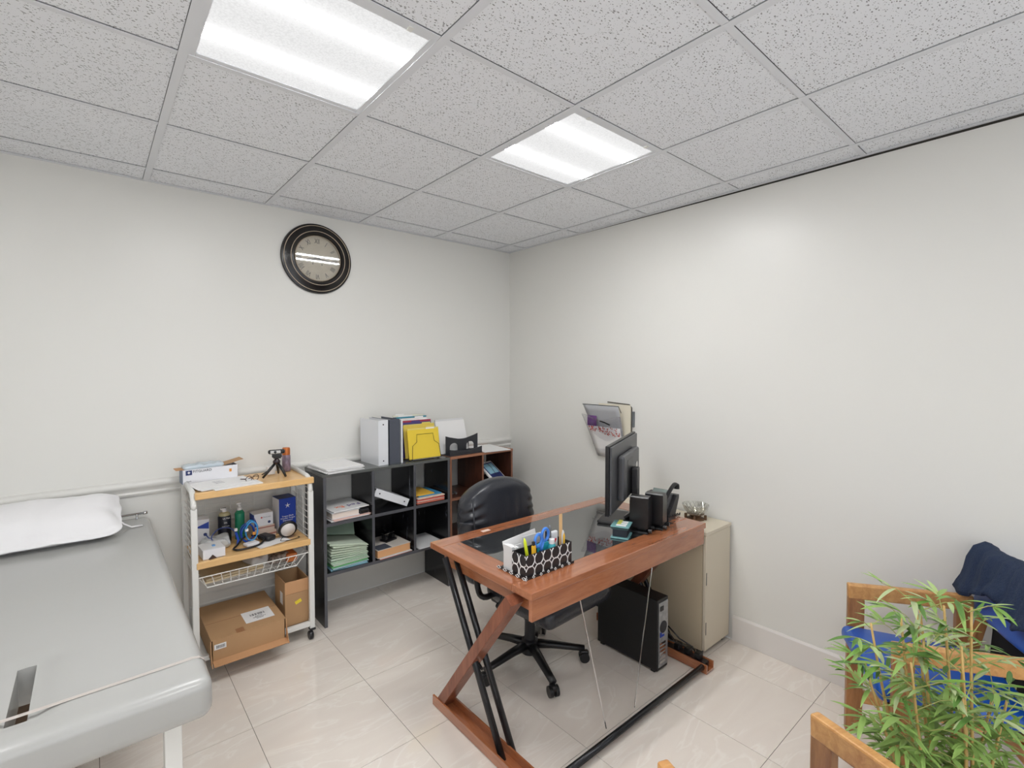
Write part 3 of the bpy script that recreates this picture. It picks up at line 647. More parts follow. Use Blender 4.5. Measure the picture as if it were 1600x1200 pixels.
part('stub_label', B().box(-.165, -.11, y0-.0028, y0-.0022, .07, .098), WHITE, T)
bc = B()
for k in range(9): bc.box(-.155+.0045*k, -.1528+.0045*k, y0-.0034, y0-.0029, .076, .092)
part('barcode', bc, INK, T)
T = thing('cardboard_box', 'tall open brown cardboard box with yellow sticker at right of cart bottom', 'box', (-1.967, -.262, .0925))
x0, x1, y0, y1, h = -.066, .068, -.105, .10, .265; t = B()
t.box(x0, x1, y0, y0+.004, 0, h-.075).box(x0, x1, y1-.004, y1, 0, h).box(x0, x0+.004, y0+.004, y1-.004, 0, h).box(x1-.004, x1, y0+.004, y1-.004, 0, h).box(x0, x1, y0, y1, 0, .003)
part('carton', t, CARD, T)
part('front_flap', B().box(x0, x1, y0-.002, y0+.002, h-.074, h, .001), CARDI, T)
part('contents', B().box(x0+.01, x1-.01, y0+.012, y1-.02, .01, h-.09, .01), mat('dark_red_navy', (44, 26, 40), .6), T, 'dark red and navy contents')
part('sticker', B().box(-.018, .018, -.0005, .0005, -.010, .010).xf(Matrix.Translation((.008, y0-.0008, .135)) @ Matrix.Rotation(-.35, 4, 'Y')), mat('yellow_label', (236, 214, 60), .5), T, 'yellow sticker')
part('stub_label', B().box(x0-.0008, x0-.0002, -.06, -.01, .12, .19), WHITE, T)

# ------------------------------------------------------------------ black cube shelf
SH = thing('cube_shelf', 'black laminate cube shelf of six compartments against the back wall', 'shelf', (-1.337, -.18, 0))
xsd = [-.452, -.136, .171, .452]; th = .018; D0, D1 = -.17, .165
for k, x in enumerate(xsd):
    z0, z1 = (0, .938) if k in (0, 3) else (.336, .938)
    if k in (0, 3):
        part('side_panel', B().box(x-th/2, x+th/2, D0+.0015, D1, z0, z1), BLACKW, SH)
        part('edge_band', B().box(x-th/2, x+th/2, D0, D0+.0015, z0, z1), EDGE, SH, 'grey edge')
    else:
        for a, b_ in ((.336, .628), (.648, .938)):
            part('divider', B().box(x-th/2, x+th/2, D0+.0015, D1, a, b_), BLACKW, SH); part('edge_band', B().box(x-th/2, x+th/2, D0, D0+.0015, a, b_), EDGE, SH, 'grey edge')
part('top_panel', B().box(xsd[0]-th/2-.003, xsd[3]+th/2, D0-.004, D1, .938, .956, .001), mat('black_top', (92, 94, 92), .2), SH)
for z in (.628, .316):
    part('shelf_board', B().box(xsd[0]+th/2, xsd[3]-th/2, D0+.0015, D1, z, z+.02), BLACKW, SH); part('edge_band', B().box(xsd[0]+th/2, xsd[3]-th/2, D0, D0+.0015, z, z+.02), EDGE, SH, 'grey edge')
part('back_panel', B().box(xsd[0]+th/2, xsd[3]-th/2, D1-.004, D1, .336, .628), BLACKW, SH)
# scratches of worn laminate
SB = thing('cube_shelf', 'brown laminate cube shelf continuing right of the black one into corner', 'shelf', (-.571, -.18, 0))
for k, x in enumerate([-.295, 0.0, .295]):
    z0 = 0 if k != 1 else .336
    part('side_panel' if k != 1 else 'divider', B().box(x-.008, x+.008, D0+.0015, D1, z0, .938), BROWNW, SB); part('edge_band', B().box(x-.008, x+.008, D0, D0+.0015, z0, .938), mat('brown_edge', (132, 90, 70), .4), SB, 'lighter brown edge')
part('top_panel', B().box(-.303, .303, D0-.004, D1, .938, .956, .001), wood('brown_top', (170, 120, 92), (140, 90, 66), .25), SB)
for z in (.628, .316): part('shelf_board', B().box(-.287, .287, D0+.0015, D1, z, z+.02), BROWNW, SB); part('edge_band', B().box(-.287, .287, D0, D0+.0015, z, z+.02), MATS['brown_edge'], SB, 'lighter brown edge')

ZT = .9563
papers('document_stack', 'thick pile of white papers on the left end of black shelf top', (-1.665, -.20, ZT), .245, .29, .028, .06, 7, jitter=.008)
def binder(label, x, y, z, w, d, h, m, rz=0, holes=True, tilt=None):
    T = thing('ring_binder', label, 'binder', (x, y, z), rz)
    M = tilt or Matrix.Identity(4)
    part('spine', B().box(-w/2, w/2, -d/2, -d/2+.003, 0, h, .001).xf(M), m, T)
    for s_ in (-1, 1): part('cover', B().box(s_*w/2-(.003 if s_ > 0 else 0), s_*w/2+(.003 if s_ < 0 else 0), -d/2+.003, d/2, 0, h).xf(M), m, T)
    part('pages', B().box(-w/2+.012, w/2-.012, -d/2+.03, d/2-.012, .006, h-.012).xf(M), WHITE2, T)
    if holes:
        for zz in (.03, h-.03): part('rivet', B().cyl((0, -d/2-.001, zz), (0, -d/2+.001, zz), .005, seg=12).xf(M), INK, T)
    return T
BWH = mat('binder_white', (222, 224, 228), .3)
binder('thick white ring binder standing on black shelf top', -1.388, -.185, ZT, .072, .255, .305, BWH, .06)
binder('dark grey ring binder standing right of the white one', -1.302, -.185, ZT, .078, .255, .305, GREYB, .05, holes=False)
# thin white cover at its right
single('display_folder', B().box(-.006, .006, -.125, .125, 0, .30, .001), BWH, 'thin white folder upright against right side of dark grey binder', 'folder', (-1.247, -.185, ZT), .05)
# wire sorter with folders
T = thing('wire_file_sorter', 'black wire step file sorter holding folders on black shelf top', 'rack', (-1.055, -.18, ZT), -.03)
def arch(x0, x1, y, z0, z1, lean):
    s_ = .045; pts = [(x0, y, z0), (x0+.01, y+lean*.5, (z0+z1)*.55), (x0+s_, y+lean*.7, (z0+z1)*.68), (x0+s_+.005, y+lean, z1), (x1-s_-.005, y+lean, z1), (x1-s_, y+lean*.7, (z0+z1)*.68), (x1-.01, y+lean*.5, (z0+z1)*.55), (x1, y, z0)]
    return B().tube(pts, .0018, 6)
for k in range(5): part('wire_arch', arch(-.115, .115, -.158+.056*k, .01, .185+.025*k, .030), BLACKM, T)
part('base_rail', B().tube([(-.115, -.165, .003), (-.115, .12, .012)], .0022, 6).tube([(.115, -.165, .003), (.115, .12, .012)], .0022, 6).tube([(-.115, -.15, .012), (.115, -.15, .012)], .0022, 6).tube([(-.115, .07, .012), (.115, .07, .012)], .0022, 6), CHROME, T)
YEL = mat('folder_yellow', (232, 202, 60), .55)
fold = [((232, 202, 60), 'bright yellow folder at the very front of wire sorter', .205, -.136, 0),
 ((224, 206, 120), 'pale yellow folder with white tab behind the front folder', .213, -.120, .03),
 ((216, 190, 80), 'mustard folder with orange tab in wire sorter', .232, -.09, -.01),
 ((214, 200, 110), 'yellow green folder in the middle of wire sorter', .238, -.075, .02),
 ((70, 60, 120), 'dark purple folder in wire sorter', .250, -.045, .0),
 ((160, 50, 70), 'crimson folder in wire sorter', .262, -.03, .02),
 ((216, 140, 70), 'orange folder behind the crimson one in wire sorter', .258, -.015, -.03),
 ((226, 224, 220), 'white folder near the back of wire sorter', .275, .01, .0),
 ((52, 132, 150), 'teal folder near the back of wire sorter', .285, .03, .02),
 ((60, 80, 120), 'slate blue folder at the back of wire sorter', .283, .045, -.02),
 ((222, 220, 200), 'cream folder rearmost in wire sorter', .295, .06, .0)]
for c, lb, h, y, dx in fold:
    F_ = thing('file_folder', lb, 'folder', (-1.062+dx*.4, -.18+y, ZT+.014), -.03, 'folders in wire sorter')
    m = col('folder_%d_%d_%d' % c, c, .6); w = .124
    M = Matrix.Rotation(-.17, 4, 'X')
    part('folder_cover', B().box(-w, w, -.002, .0035, 0, h).xf(M), m, F_)
    tx = random.choice((-.07, 0, .06)); part('tab', B().box(tx-.035, tx+.035, .001, .0025, h, h+.010).xf(M), WHITE if random.random() < .4 else m, F_)
# black letter tray
T = thing('letter_tray', 'black plastic letter holder with two oval openings on shelf top', 'tray', (-.715, -.215, ZT), .03)
def tray_wall(y, z0, z1, dip, holes=False):
    b = B(); n = 14; W2 = .15
    top = [(-W2+2*W2*k/n, z1-dip*math.sin(PI*k/n)) for k in range(n+1)]
    if not holes: return b.prism([(-W2, z0)]+top+[(W2, z0)], y, y+.006, 'Y')
    # wall with two rounded openings: built from strips
    for a, c in ((-W2, -.115), (-.04, .04), (.115, W2)):
        tp = [(x, z) for x, z in top if a-1e-6 <= x <= c+1e-6]; zz = lambda x: z1-dip*math.sin(PI*(x+W2)/(2*W2))
        b.prism([(a, z0), (a, zz(a))]+[p for p in tp if a+1e-4 < p[0] < c-1e-4]+[(c, zz(c)), (c, z0)], y, y+.006, 'Y')
    for a, c in ((-.115, -.04), (.04, .115)):
        b.prism([(a, z0), (a, z0+.03), (c, z0+.03), (c, z0)], y, y+.006, 'Y')
        m_ = (a+c)/2; r = (c-a)/2; arc = [(m_+r*math.cos(t_), z0+.06+.028*math.sin(t_)) for t_ in [PI*k/10 for k in range(11)]]
        zz = lambda x: z1-dip*math.sin(PI*(x+W2)/(2*W2))
        b.prism([(c, z0+.06)]+[(c, zz(c))]+[(a, zz(a))]+[(a, z0+.06)]+arc[::-1][1:-1], y, y+.006, 'Y')
    return b
part('front_wall', tray_wall(-.115, 0, .05, .018), GREYB2 := mat('tray_black', (46, 47, 52), .4), T)
part('divider', tray_wall(-.06, 0, .145, .03, True), GREYB2, T); part('divider', tray_wall(.055, 0, .085, .02), GREYB2, T)
part('tray_base', B().box(-.155, .155, -.118, .13, 0, .005), GREYB2, T)
for k, (w, h, y, z) in enumerate(((.27, .25, -.03, .12), (.265, .262, -.015, .12), (.275, .255, .0, .12))):
    single('document_sheaf', B().box(-w/2, w/2, -.003, .003, 0, h, 0).xf(Matrix.Rotation(-.28, 4, 'X')), (WHITE, WHITE2, WHITE)[k], ['printed white papers leaning at the front of letter holder', 'printed papers in the middle of letter holder', 'printed papers at the back of letter holder'][k], 'paper', (-.755+.012*k, -.235+.02*k, ZT+.007), .03+.02*k, 'papers in the letter holder')
T = papers('document_stack', 'thin white paper pile on the right end of brown shelf top', (-.425, -.215, ZT), .24, .33, .006, -.12, 3, jitter=.004)

# cell contents
Z3, Z4 = .6482, .3362
T = thing('courier_envelope', 'white courier envelope with purple and orange lettering in top left cubicle', 'envelope', (-1.625, -.205, Z3+.056), .10)
part('envelope_body', B().box(-.118, .125, -.125, .14, 0, .006, .001), WHITE, T)
PUR = mat('purple_print', (80, 50, 130), .5); ORG = mat('orange_logo', (240, 110, 40), .5)
text('logo', 'Fed', .062, PUR, T, flat_z(.058, -.04, .0066, PI)); text('logo', 'Ex', .062, ORG, T, flat_z(-.038, -.04, .0066, PI))
T = thing('book', 'thick white bound book under the courier envelope', 'book', (-1.655, -.205, Z3+.014), .03); part('pages', B().box(-.085, .09, -.12, .12, .003, .036), mat('page_cream', (226, 214, 204), .8), T)
part('cover', B().box(-.09, .095, -.125, .125, 0, .003).box(-.09, .095, -.125, .125, .036, .039), BWH, T)
T = thing('card_reader', 'small black device wedged right of the white book in top left cubicle', 'device', (-1.533, -.225, Z3+.014), .1)
part('casing', B().box(-.032, .032, -.1, .06, 0, .030, .004), BLACKS, T); part('metal_strip', B().box(-.03, .03, -.102, -.1, .008, .018), CHROME, T)
papers('document_stack', 'pink and white papers at the bottom of top left cubicle', (-1.625, -.205, Z3), .25, .27, .013, .06, 3, mat('pinkish', (226, 190, 180), .7), jitter=.01)
Mt = Matrix.Rotation(math.radians(64), 4, 'Y')
T = thing('ring_binder', 'white ring binder leaning diagonally in top middle cubicle', 'binder', (-1.461, -.20, Z3+.117))
Mt = Matrix.Rotation(math.radians(25), 4, 'Y')
part('spine', B().box(0, .268, -.13, -.127, 0, .052, .001).xf(Mt), BWH, T)
part('cover', B().box(0, .268, -.127, .12, .049, .052).xf(Mt), BWH, T); part('cover', B().box(0, .268, -.127, .12, 0, .003).xf(Mt), BWH, T)
part('pages', B().box(.01, .258, -.10, .11, .01, .042).xf(Mt), WHITE2, T)
for xx in (.035, .235): part('rivet', B().cyl((xx, -.1315, .026), (xx, -.129, .026), .005, seg=12).xf(Mt), INK, T)
st3 = [((220, 120, 100), 0, 'salmon folder at the bottom of top right cubicle pile'), ((226, 190, 176), .012, 'pale pink folder in top right cubicle pile'), ((210, 96, 84), .020, 'red edged folder in top right cubicle pile'), ((232, 206, 186), .032, 'cream folder in top right cubicle pile'), ((70, 150, 196), .042, 'blue folder near the top of top right cubicle pile'), ((236, 186, 70), .052, 'orange yellow folder on top of top right cubicle pile')]
for k, (c, z, lb) in enumerate(st3):
    w = .225 if k < 4 else (.19 if k == 4 else .15); x = -1.022 if k < 4 else (-1.02 if k == 4 else -1.06)
    single('file_folder', B().rbox(w, .26 if k < 4 else .22, .0095, .004, (3, 3, 1), (0, 0, .005)), col('st3_%d' % k, c, .55), lb, 'folder', (x, -.205, Z3+z if z else Z3), random.uniform(-.05, .05), 'folders in the top right cubicle', 30)
gr = [(208, 220, 200), (200, 214, 194), (194, 212, 190), (206, 220, 202), (184, 210, 184), (196, 216, 196), (206, 220, 204), (120, 196, 130), (186, 212, 216), (150, 196, 214)]
gr = gr[::-1]
for k in range(13):
    c = gr[min(k, 9)]; z = Z4+.0098*k+.0005; rz = random.uniform(-.10, .12)
    b = B().box(-.118, .122, -.135, .13, 0, .0035).box(-.116, .118, -.13, .125, .0045, .0078)
    if k > 5: b.xf(Matrix.Rotation(.045*(k-5)*.9*.6, 4, 'Y'))
    single('file_folder', b, col('gr_%d_%d_%d' % c, c, .6), '%s green folder, %s in the pile in bottom left cubicle' % (('bluish' if k < 3 else 'pale'), ['lowest', 'second from the bottom', 'third from the bottom', 'fourth from the bottom', 'fifth from the bottom', 'sixth from the bottom', 'middle one', 'sixth from the top', 'fifth from the top', 'fourth from the top', 'third from the top', 'second from the top', 'topmost'][k]), 'folder', (-1.628+random.uniform(-.008, .004), -.20, z+(.0036*(k-5) if k > 5 else 0)), rz*.5, 'green folders in the bottom left cubicle')
T = single('file_folder', B().box(-.115, .11, -.004, .0, 0, .155).xf(Matrix.Rotation(-.95, 4, 'X') @ Matrix.Rotation(.25, 4, 'Y')), col('gr_top', (176, 200, 178), .6), 'green folder tilted up behind the green pile in bottom left cubicle', 'folder', (-1.64, -.16, Z4+.168))
T = thing('book', 'thick beige paperback book lying in bottom middle cubicle', 'book', (-1.325, -.215, Z4+.008), .06)
part('pages', B().box(-.125, .122, -.122, .125, .002, .050), mat('page_orange', (222, 168, 120), .8), T); part('cover', B().box(-.127, .125, -.125, .127, .050, .053).box(-.127, .125, -.125, .127, 0, .002), mat('book_cover', (214, 206, 196), .5), T)
part('cover_panel', B().box(-.12, -.02, -.122, -.03, .0532, .0538), GREYB, T, 'dark grey printed corner')
papers('document_stack', 'white and red leaflets under the beige book', (-1.315, -.218, Z4), .245, .265, .007, .05, 2, mat('redwhite', (214, 120, 100), .6), jitter=.002)
T = thing('hole_punch', 'black metal two hole punch on the beige book', 'hole punch', (-1.295, -.20, Z4+.0615), .3)
part('base', B().box(-.05, .05, -.035, .035, 0, .012, .004), BLACK, T)
for xx in (-.032, .032): part('punch_head', B().box(xx-.012, xx+.012, -.02, .022, .012, .04, .004).cyl((xx, 0, .04), (xx, 0, .052), .006), BLACK, T)
part('lever', B().box(-.045, .045, -.01, .03, .052, .06, .003).xf(Matrix.Rotation(.12, 4, 'X')), CHROME, T); part('handle', B().tube([(.0, .02, .055), (.0, .05, .075), (.03, .07, .08)], .005, 8), BLACK, T)
papers('document_stack', 'white papers lying in bottom right cubicle', (-1.03, -.22, Z4), .215, .28, .006, -.3*0, 2, jitter=.006)
T = thing('handheld_tablet', 'white handheld tablet with blue screen tilted in brown shelf compartment', 'tablet', (-.425, -.285, Z3+.125), .28)
Mt = Matrix.Rotation(math.radians(38), 4, 'X')
part('casing', B().rbox(.165, .22, .022, .008, (3, 3, 1)).xf(Mt), WHITE, T, smooth=30); part('bezel', B().box(-.07, .07, -.09, .092, .0112, .0122).xf(Mt), NAVYP, T)
part('screen', B().box(-.058, .058, -.02, .082, .0124, .013).xf(Mt), mat('lcd_blue', (150, 196, 216), .2), T); part('stylus_cord', B().tube([(.0, .10, .014), (.005, .04, .02), (-.003, -.03, .016), (.006, -.08, .014)], .0015, 5).xf(Mt), BLACK, T)
part('stand', B().prism([(-.045, -.125), (.06, -.125), (.06, -.02), (.0, -.03)], -.05, .05, 'X'), BLACKS, T)
T = thing('wire_clump', 'small tangle of grey cables on the brown shelf beside chair', 'cable', (-.815, -.27, Z3))
part('wire', B().tube([(.045*math.cos(a*1.0)*(1-.02*a), .04*math.sin(a*1.3), .008+.016*abs(math.sin(a*.9))) for a in [k*.35 for k in range(40)]], .003, 6), mat('grey_cable', (90, 92, 94), .5), T, smooth=True)

# ------------------------------------------------------------------ credenza by right wall, bowl
DX0, DX1, DY0, DY1, DZ = -1.62, -.31, -2.035, -1.305, .76
CB = thing('low_cabinet', 'cream laminate low cabinet against the right wall behind desk', 'cabinet', (-.158, -1.64, 0))
part('body', B().box(-.146, .1385, -.375, .42, .03, .685), CREAMD, CB)
part('top_panel', B().box(-.15, .1415, -.398, .425, .685, .703, .002), CREAM, CB)
part('door', B().box(-.146, .1385, -.393, -.377, .035, .682, .002), CREAM, CB, 'lighter cream door facing the room')
for z in (.44, .16): part('hinge', B().box(-.139, -.134, -.3945, -.3925, z-.035, z+.035), BLACKS, CB)
for x, y in ((-.12, -.35), (.11, -.35), (-.12, .38), (.11, .38)): part('foot', B().cyl((x, y, 0), (x, y, .03), .018), BLACK, CB)
T = thing('glass_bowl', 'cut crystal bowl on a brown footed stand at right of cabinet top', 'bowl', (-.115, -1.865, .703))
part('stand', B().lathe([(0, .0), (.052, 0), (.05, .008), (.03, .016), (.035, .028), (.05, .034), (.0, .034)], seg=28), mat('carved_brown', (96, 70, 48), .5), T, smooth=40)
for k in range(4): part('foot', B().box(-.006, .006, -.012, .004, 0, .03, .003).xf(Matrix.Rotation(k*PI/2+.4, 4, 'Z') @ Matrix.Translation((0, -.052, 0))), MATS['carved_brown'], T)
bw = B(); prof = [(.0, .036), (.045, .036), (.066, .058), (.078, .09), (.074, .09), (.061, .062), (.042, .042), (0, .042)]
bw.lathe(prof, seg=32)
for v in bw.bm.verts:
    r = math.hypot(v.co.x, v.co.y)
    if r > .04:
        a = math.atan2(v.co.y, v.co.x); k = 1+.035*math.cos(16*a+v.co.z*120); v.co.x *= k; v.co.y *= k
part('bowl', bw, pane('crystal', (.93, .93, .9), .03, .10), T)
cut = B()
for k in range(16):
    a = 2*PI*k/16
    for s_ in (-1, 1): cut.tube([(.057*math.cos(a), .057*math.sin(a), .05), (.078*math.cos(a+s_*.35), .078*math.sin(a+s_*.35), .088)], .0014, 5)
part('cut_facets', cut, CHROME, T)

# ------------------------------------------------------------------ desk
DK = thing('desk', 'cherry wood z-leg desk with black glass inset and crossed black tubes', 'desk', ((DX0+DX1)/2, (DY0+DY1)/2, 0))
hx, hy = (DX1-DX0)/2, (DY1-DY0)/2; tt = .03
part('frame_board', B().box(-hx, hx, -hy, -hy+.115, DZ-tt, DZ, .003), CHERRY, DK)
part('frame_board', B().box(-hx, hx, hy-.09, hy, DZ-tt, DZ, .003), CHERRY, DK)
for a, b_ in ((-hx, -hx+.115), (hx-.13, hx)): part('frame_board', B().box(a, b_, -hy+.1155, hy-.0905, DZ-tt, DZ, .003), CHERRYY, DK)
part('glass_inset', B().box(-hx+.1155, hx-.1305, -hy+.1155, hy-.0905, DZ-.012, DZ-.001), GLASSY, DK)
part('under_panel', B().box(-hx+.06, hx-.06, -hy+.06, hy-.04, DZ-.045, DZ-tt-.001), CHERRY, DK)
part('front_apron', B().box(-hx+.006, hx-.012, -hy+.004, -hy+.022, .645, DZ-tt-.0005, .002), CHERRY, DK)
for s_ in (-1, 1): part('side_apron', B().box(s_*(hx-.06)-.009, s_*(hx-.06)+.009, -hy+.06, hy-.05, .655, DZ-tt-.0005), CHERRYY, DK)
for s_, xc in ((-1, -hx+.0), (1, hx-.10)):
    # base beam, inclined board and two tubes
    part('base_beam', B().box(xc-.035, xc+.04, -hy-.085, hy-.075, .004, .016).box(xc-.035, xc-.027, -hy-.085, hy-.075, .016, .05).box(xc+.032, xc+.04, -hy-.085, hy-.075, .016, .05), CHERRYY, DK, 'channel shaped brown floor beam')
    part('slanted_post', B().obox((xc+.003, hy-.115, .02), (xc+.003, -hy+.10, .705), .066, .046, (0, 1, 0), .002), CHERRYZ, DK)
    for dx in (-.006, .05):
        part('tube', B().tube([(xc+dx, hy-.145, .728), (xc+dx, -hy+.162, .017)], .0145, 12), BLACKM, DK, smooth=True)
    part('bolt', B().cyl((xc+.022, .0+.03, .335), (xc+.022, -.06+.03, .30), .006), BLACKM, DK)
part('floor_tube', B().tube([(-hx+.03, -hy-.060, .035), (hx-.10, -hy-.060, .035)], .0145, 12), BLACKM, DK, smooth=True)
cx0 = -(DX0+DX1)/2
part('brace_wire', B().tube([(-1.333+cx0, -2.02+1.67, .66), (-1.20+cx0, -2.06+1.67, .05)], .003, 6), CHROME, DK, 'thin steel bracing wire')
part('brace_wire', B().tube([(-.80+cx0, -2.02+1.67, .66), (-.995+cx0, -2.06+1.67, .05)], .003, 6), CHROME, DK, 'thin steel bracing wire')
part('sticker', B().box(-1.335+cx0, -1.285+cx0, -1.36+1.67, -1.335+1.67, DZ, DZ+.0006), mat('worn_label', (222, 200, 188), .6), DK, 'small worn white sticker')

# desk items -----------------------------------------------------
T = thing('desk_organizer', 'black desk organizer with white ring pattern at front left of desk', 'organizer', (-1.418, -1.888, DZ), 0)
PAT = mat('organizer_black', (40, 38, 40), .4)
w_, d_ = .135, .042
ob = B().box(-w_, w_, -d_, -d_+.003, .004, .095).box(-w_, w_, d_-.003, d_, .004, .095).box(-w_, -w_+.003, -d_+.003, d_-.003, .004, .095).box(w_-.003, w_, -d_+.003, d_-.003, .004, .095).box(-w_, w_, -d_, d_, .001, .004)
part('cup_wall', ob, PAT, T)
part('tray', B().box(-w_-.008, w_+.006, -d_-.008, .13, 0, .001+.0).box(-w_-.008, w_+.006, -d_-.009, -d_-.0065, .0, .010).box(-w_-.009, -w_-.0065, -d_-.006, .13, 0, .010), BLACK, T)
rg = B()
def ring_xz(b, cx, cz, y, rx=.0245, rz_=.026):
    pts = []
    for k in range(21):
        a = 2*PI*k/20; x, z = cx+rx*math.cos(a), cz+rz_*math.sin(a); pts.append((x, z))
    run = []
    for x, z in pts+[(9, 9)]:
        if -w_ <= x <= w_ and .004 <= z <= .095: run.append((x, y, z))
        else:
            if len(run) > 1: b.tube(run, .0021, 5)
            run = []
for i in range(6):
    for j, z in ((0, .023), (1, .072)): ring_xz(rg, -w_+.024+.049*i-(.0 if j == 0 else .0), z, -d_-.0005)
for z in (.023, .072):
    for cy in (-.024, .022):
        run = []
        for k in range(22):
            a = 2*PI*k/20; y_, z_ = cy+.021*math.cos(a), z+.026*math.sin(a)
            if k < 21 and .004 <= z_ <= .095 and abs(y_) <= d_: run.append((-w_-.0005, y_, z_))
            else:
                if len(run) > 1: rg.tube(run, .0021, 5)
                run = []
part('ring_pattern', rg, WHITE, T, 'white ring pattern')
rg = B()
for k in range(7): rg.tube([(-w_-.008+.042*k, -d_-.0095, .0), (-w_-.002+.042*k, -d_-.0105, .006), (-w_-.008+.042*k, -d_-.0095, .012), (-w_-.014+.042*k, -d_-.0105, .006)], .0016, 5, True)
for k in range(5): rg.tube([(-w_-.0095, -d_+.0+.04*k, .0), (-w_-.0105, -d_+.012+.04*k, .006), (-w_-.0095, -d_+.0+.04*k, .012), (-w_-.0105, -d_-.012+.04*k, .006)], .0016, 5, True)
part('scalloped_trim', rg, WHITE, T, 'white scalloped trim')['kind'] = 'stuff'
OB = (-1.418, -1.888)
def inorg(name, label, cat, dx, dy, z=.005, rz=0): return thing(name, label, cat, (OB[0]+dx, OB[1]+dy, DZ+z), rz)
for k, (dx, dy, w, h, lean, lb) in enumerate(((-.03, .085, .19, .125, .3, 'wide white envelope leaning at back of desk organizer'), (.035, .072, .17, .12, .12, 'white card standing behind the scissors'), (-.09, .068, .06, .10, .05, 'narrow white card at the left of desk organizer'))):
    T = inorg('envelope' if k == 0 else 'card', lb, 'paper', dx, dy, .001); part('sheet', B().box(-w/2, w/2, -.002, .002, 0, h).xf(Matrix.Rotation(-lean*.6, 4, 'X') @ Matrix.Rotation((-.08, .02, 0)[k], 4, 'Y')), WHITE if k != 1 else WHITE2, T)
T = inorg('index_cards', 'block of white index cards at left end of desk organizer', 'cards', -.112, .07, .0015)
for k in range(3): part('sheet', B().box(-.022+.015*k, -.010+.015*k, -.025, .03, 0, .105-.004*k), WHITE if k % 2 else WHITE2, T)
T = inorg('highlighter', 'neon yellow pen at the left of desk organizer', 'pen', -.10, -.02); part('barrel', B().tube([(.012, .0, .0), (-.002, .01, .09), (-.009, .012, .135), (-.012, .013, .15)], [.006, .007, .0065, .002], 8), mat('neon_yellow', (214, 228, 40), .4), T, smooth=True)
T = inorg('cutter_knife', 'yellow utility knife with dark tip beside the neon pen', 'knife', -.075, -.028); part('handle', B().obox((0, 0, 0), (-.004, .0, .118), .018, .012, (0, 1, 0), .003), mat('yellow_plastic', (236, 184, 50), .4), T); part('tip', B().obox((-.004, 0, .1185), (-.006, 0, .135), .012, .01, (0, 1, 0), .002), INK, T)
T = inorg('scissors', 'scissors with bright blue loop handles in desk organizer', 'scissors', -.02, -.012, .005, .1)
SBL = mat('scissor_blue', (66, 132, 222), .35)
for s_, cx, cz in ((-1, -.024, .128), (1, .03, .138)):
    part('handle', B().tube([(cx+.021*math.cos(a), .004*s_, cz+.026*math.sin(a)) for a in [k*PI/10 for k in range(20)]], .0062, 8, True).tube([(cx*.6, .003*s_, cz-.022), (cx*.1, 0, .085), (0, 0, .075)], .006, 8), SBL, T, smooth=True)
    part('blade', B().prism([(-.008, .0), (.008, .0), (.010, .08), (-.010, .08)], -.002*s_, -.002*s_+.0018, 'Y'), CHROME, T)
T = inorg('marker', 'black marker pen upright in desk organizer', 'pen', .045, .02); part('barrel', B().tube([(0, 0, 0), (-.004, .0, .14)], .0055, 8), BLACK, T)
T = inorg('pen', 'silver pen with rounded grey end in desk organizer', 'pen', .052, .01); part('barrel', B().tube([(0, 0, 0), (.0, .0, .155), (-.001, 0, .166)], [.0065, .0065, .003], 10), mat('steel_grey', (120, 124, 128), .3, .6), T, smooth=True)
T = inorg('small_bottle', 'small white topped bottle with teal label in desk organizer', 'bottle', .04, -.014); part('bottle_body', B().lathe([(0, 0), (.018, 0), (.018, .085), (.012, .096), (0, .096)], seg=20), mat('teal_label', (60, 170, 180), .4), T, smooth=30); part('cap', B().lathe([(0, .096), (.013, .096), (.013, .115), (0, .115)], seg=16), WHITE, T)
T = inorg('teal_case', 'flat teal case lying among pens in desk organizer', 'case', .01, .005); part('casing', B().box(-.03, .03, -.01, .01, 0, .10, .003).xf(Matrix.Rotation(.0, 4, 'Y')), mat('teal_plastic', (40, 160, 180), .3), T)
T = inorg('lotion_tube', 'white tube with red heart mark in desk organizer', 'tube', .078, .012); part('tube_body', B().box(-.02, .02, -.008, .008, .02, .135, .006).cyl((0, 0, 0), (0, 0, .02), .012), BWH, T); part('emblem', B().prism([(0, .085), (.010, .1), (.004, .106), (0, .101), (-.004, .106), (-.010, .1)], -.009, -.0085, 'Y'), mat('red_mark', (214, 40, 60), .4), T)
T = inorg('wooden_ruler', 'tall pale wooden stick at the right of desk organizer', 'ruler', .112, .0); part('stick', B().obox((0, 0, 0), (-.003, 0, .205), .018, .004, (0, 1, 0), .001), mat('pale_wood', (228, 188, 134), .5), T)
T = inorg('pencil', 'short yellow pencil beside the wooden stick', 'pencil', .108, -.022); part('barrel', B().tube([(0, 0, 0), (0, 0, .115), (.0, 0, .128)], [.0045, .0045, .001], 6), MATS['yellow_plastic'], T)
T = inorg('glue_stick', 'white glue stick by the right end of desk organizer', 'glue', .122, -.01+.012); part('barrel', B().lathe([(0, 0), (.010, 0), (.010, .115), (.006, .13), (0, .13)], seg=14), BWH, T, smooth=30)

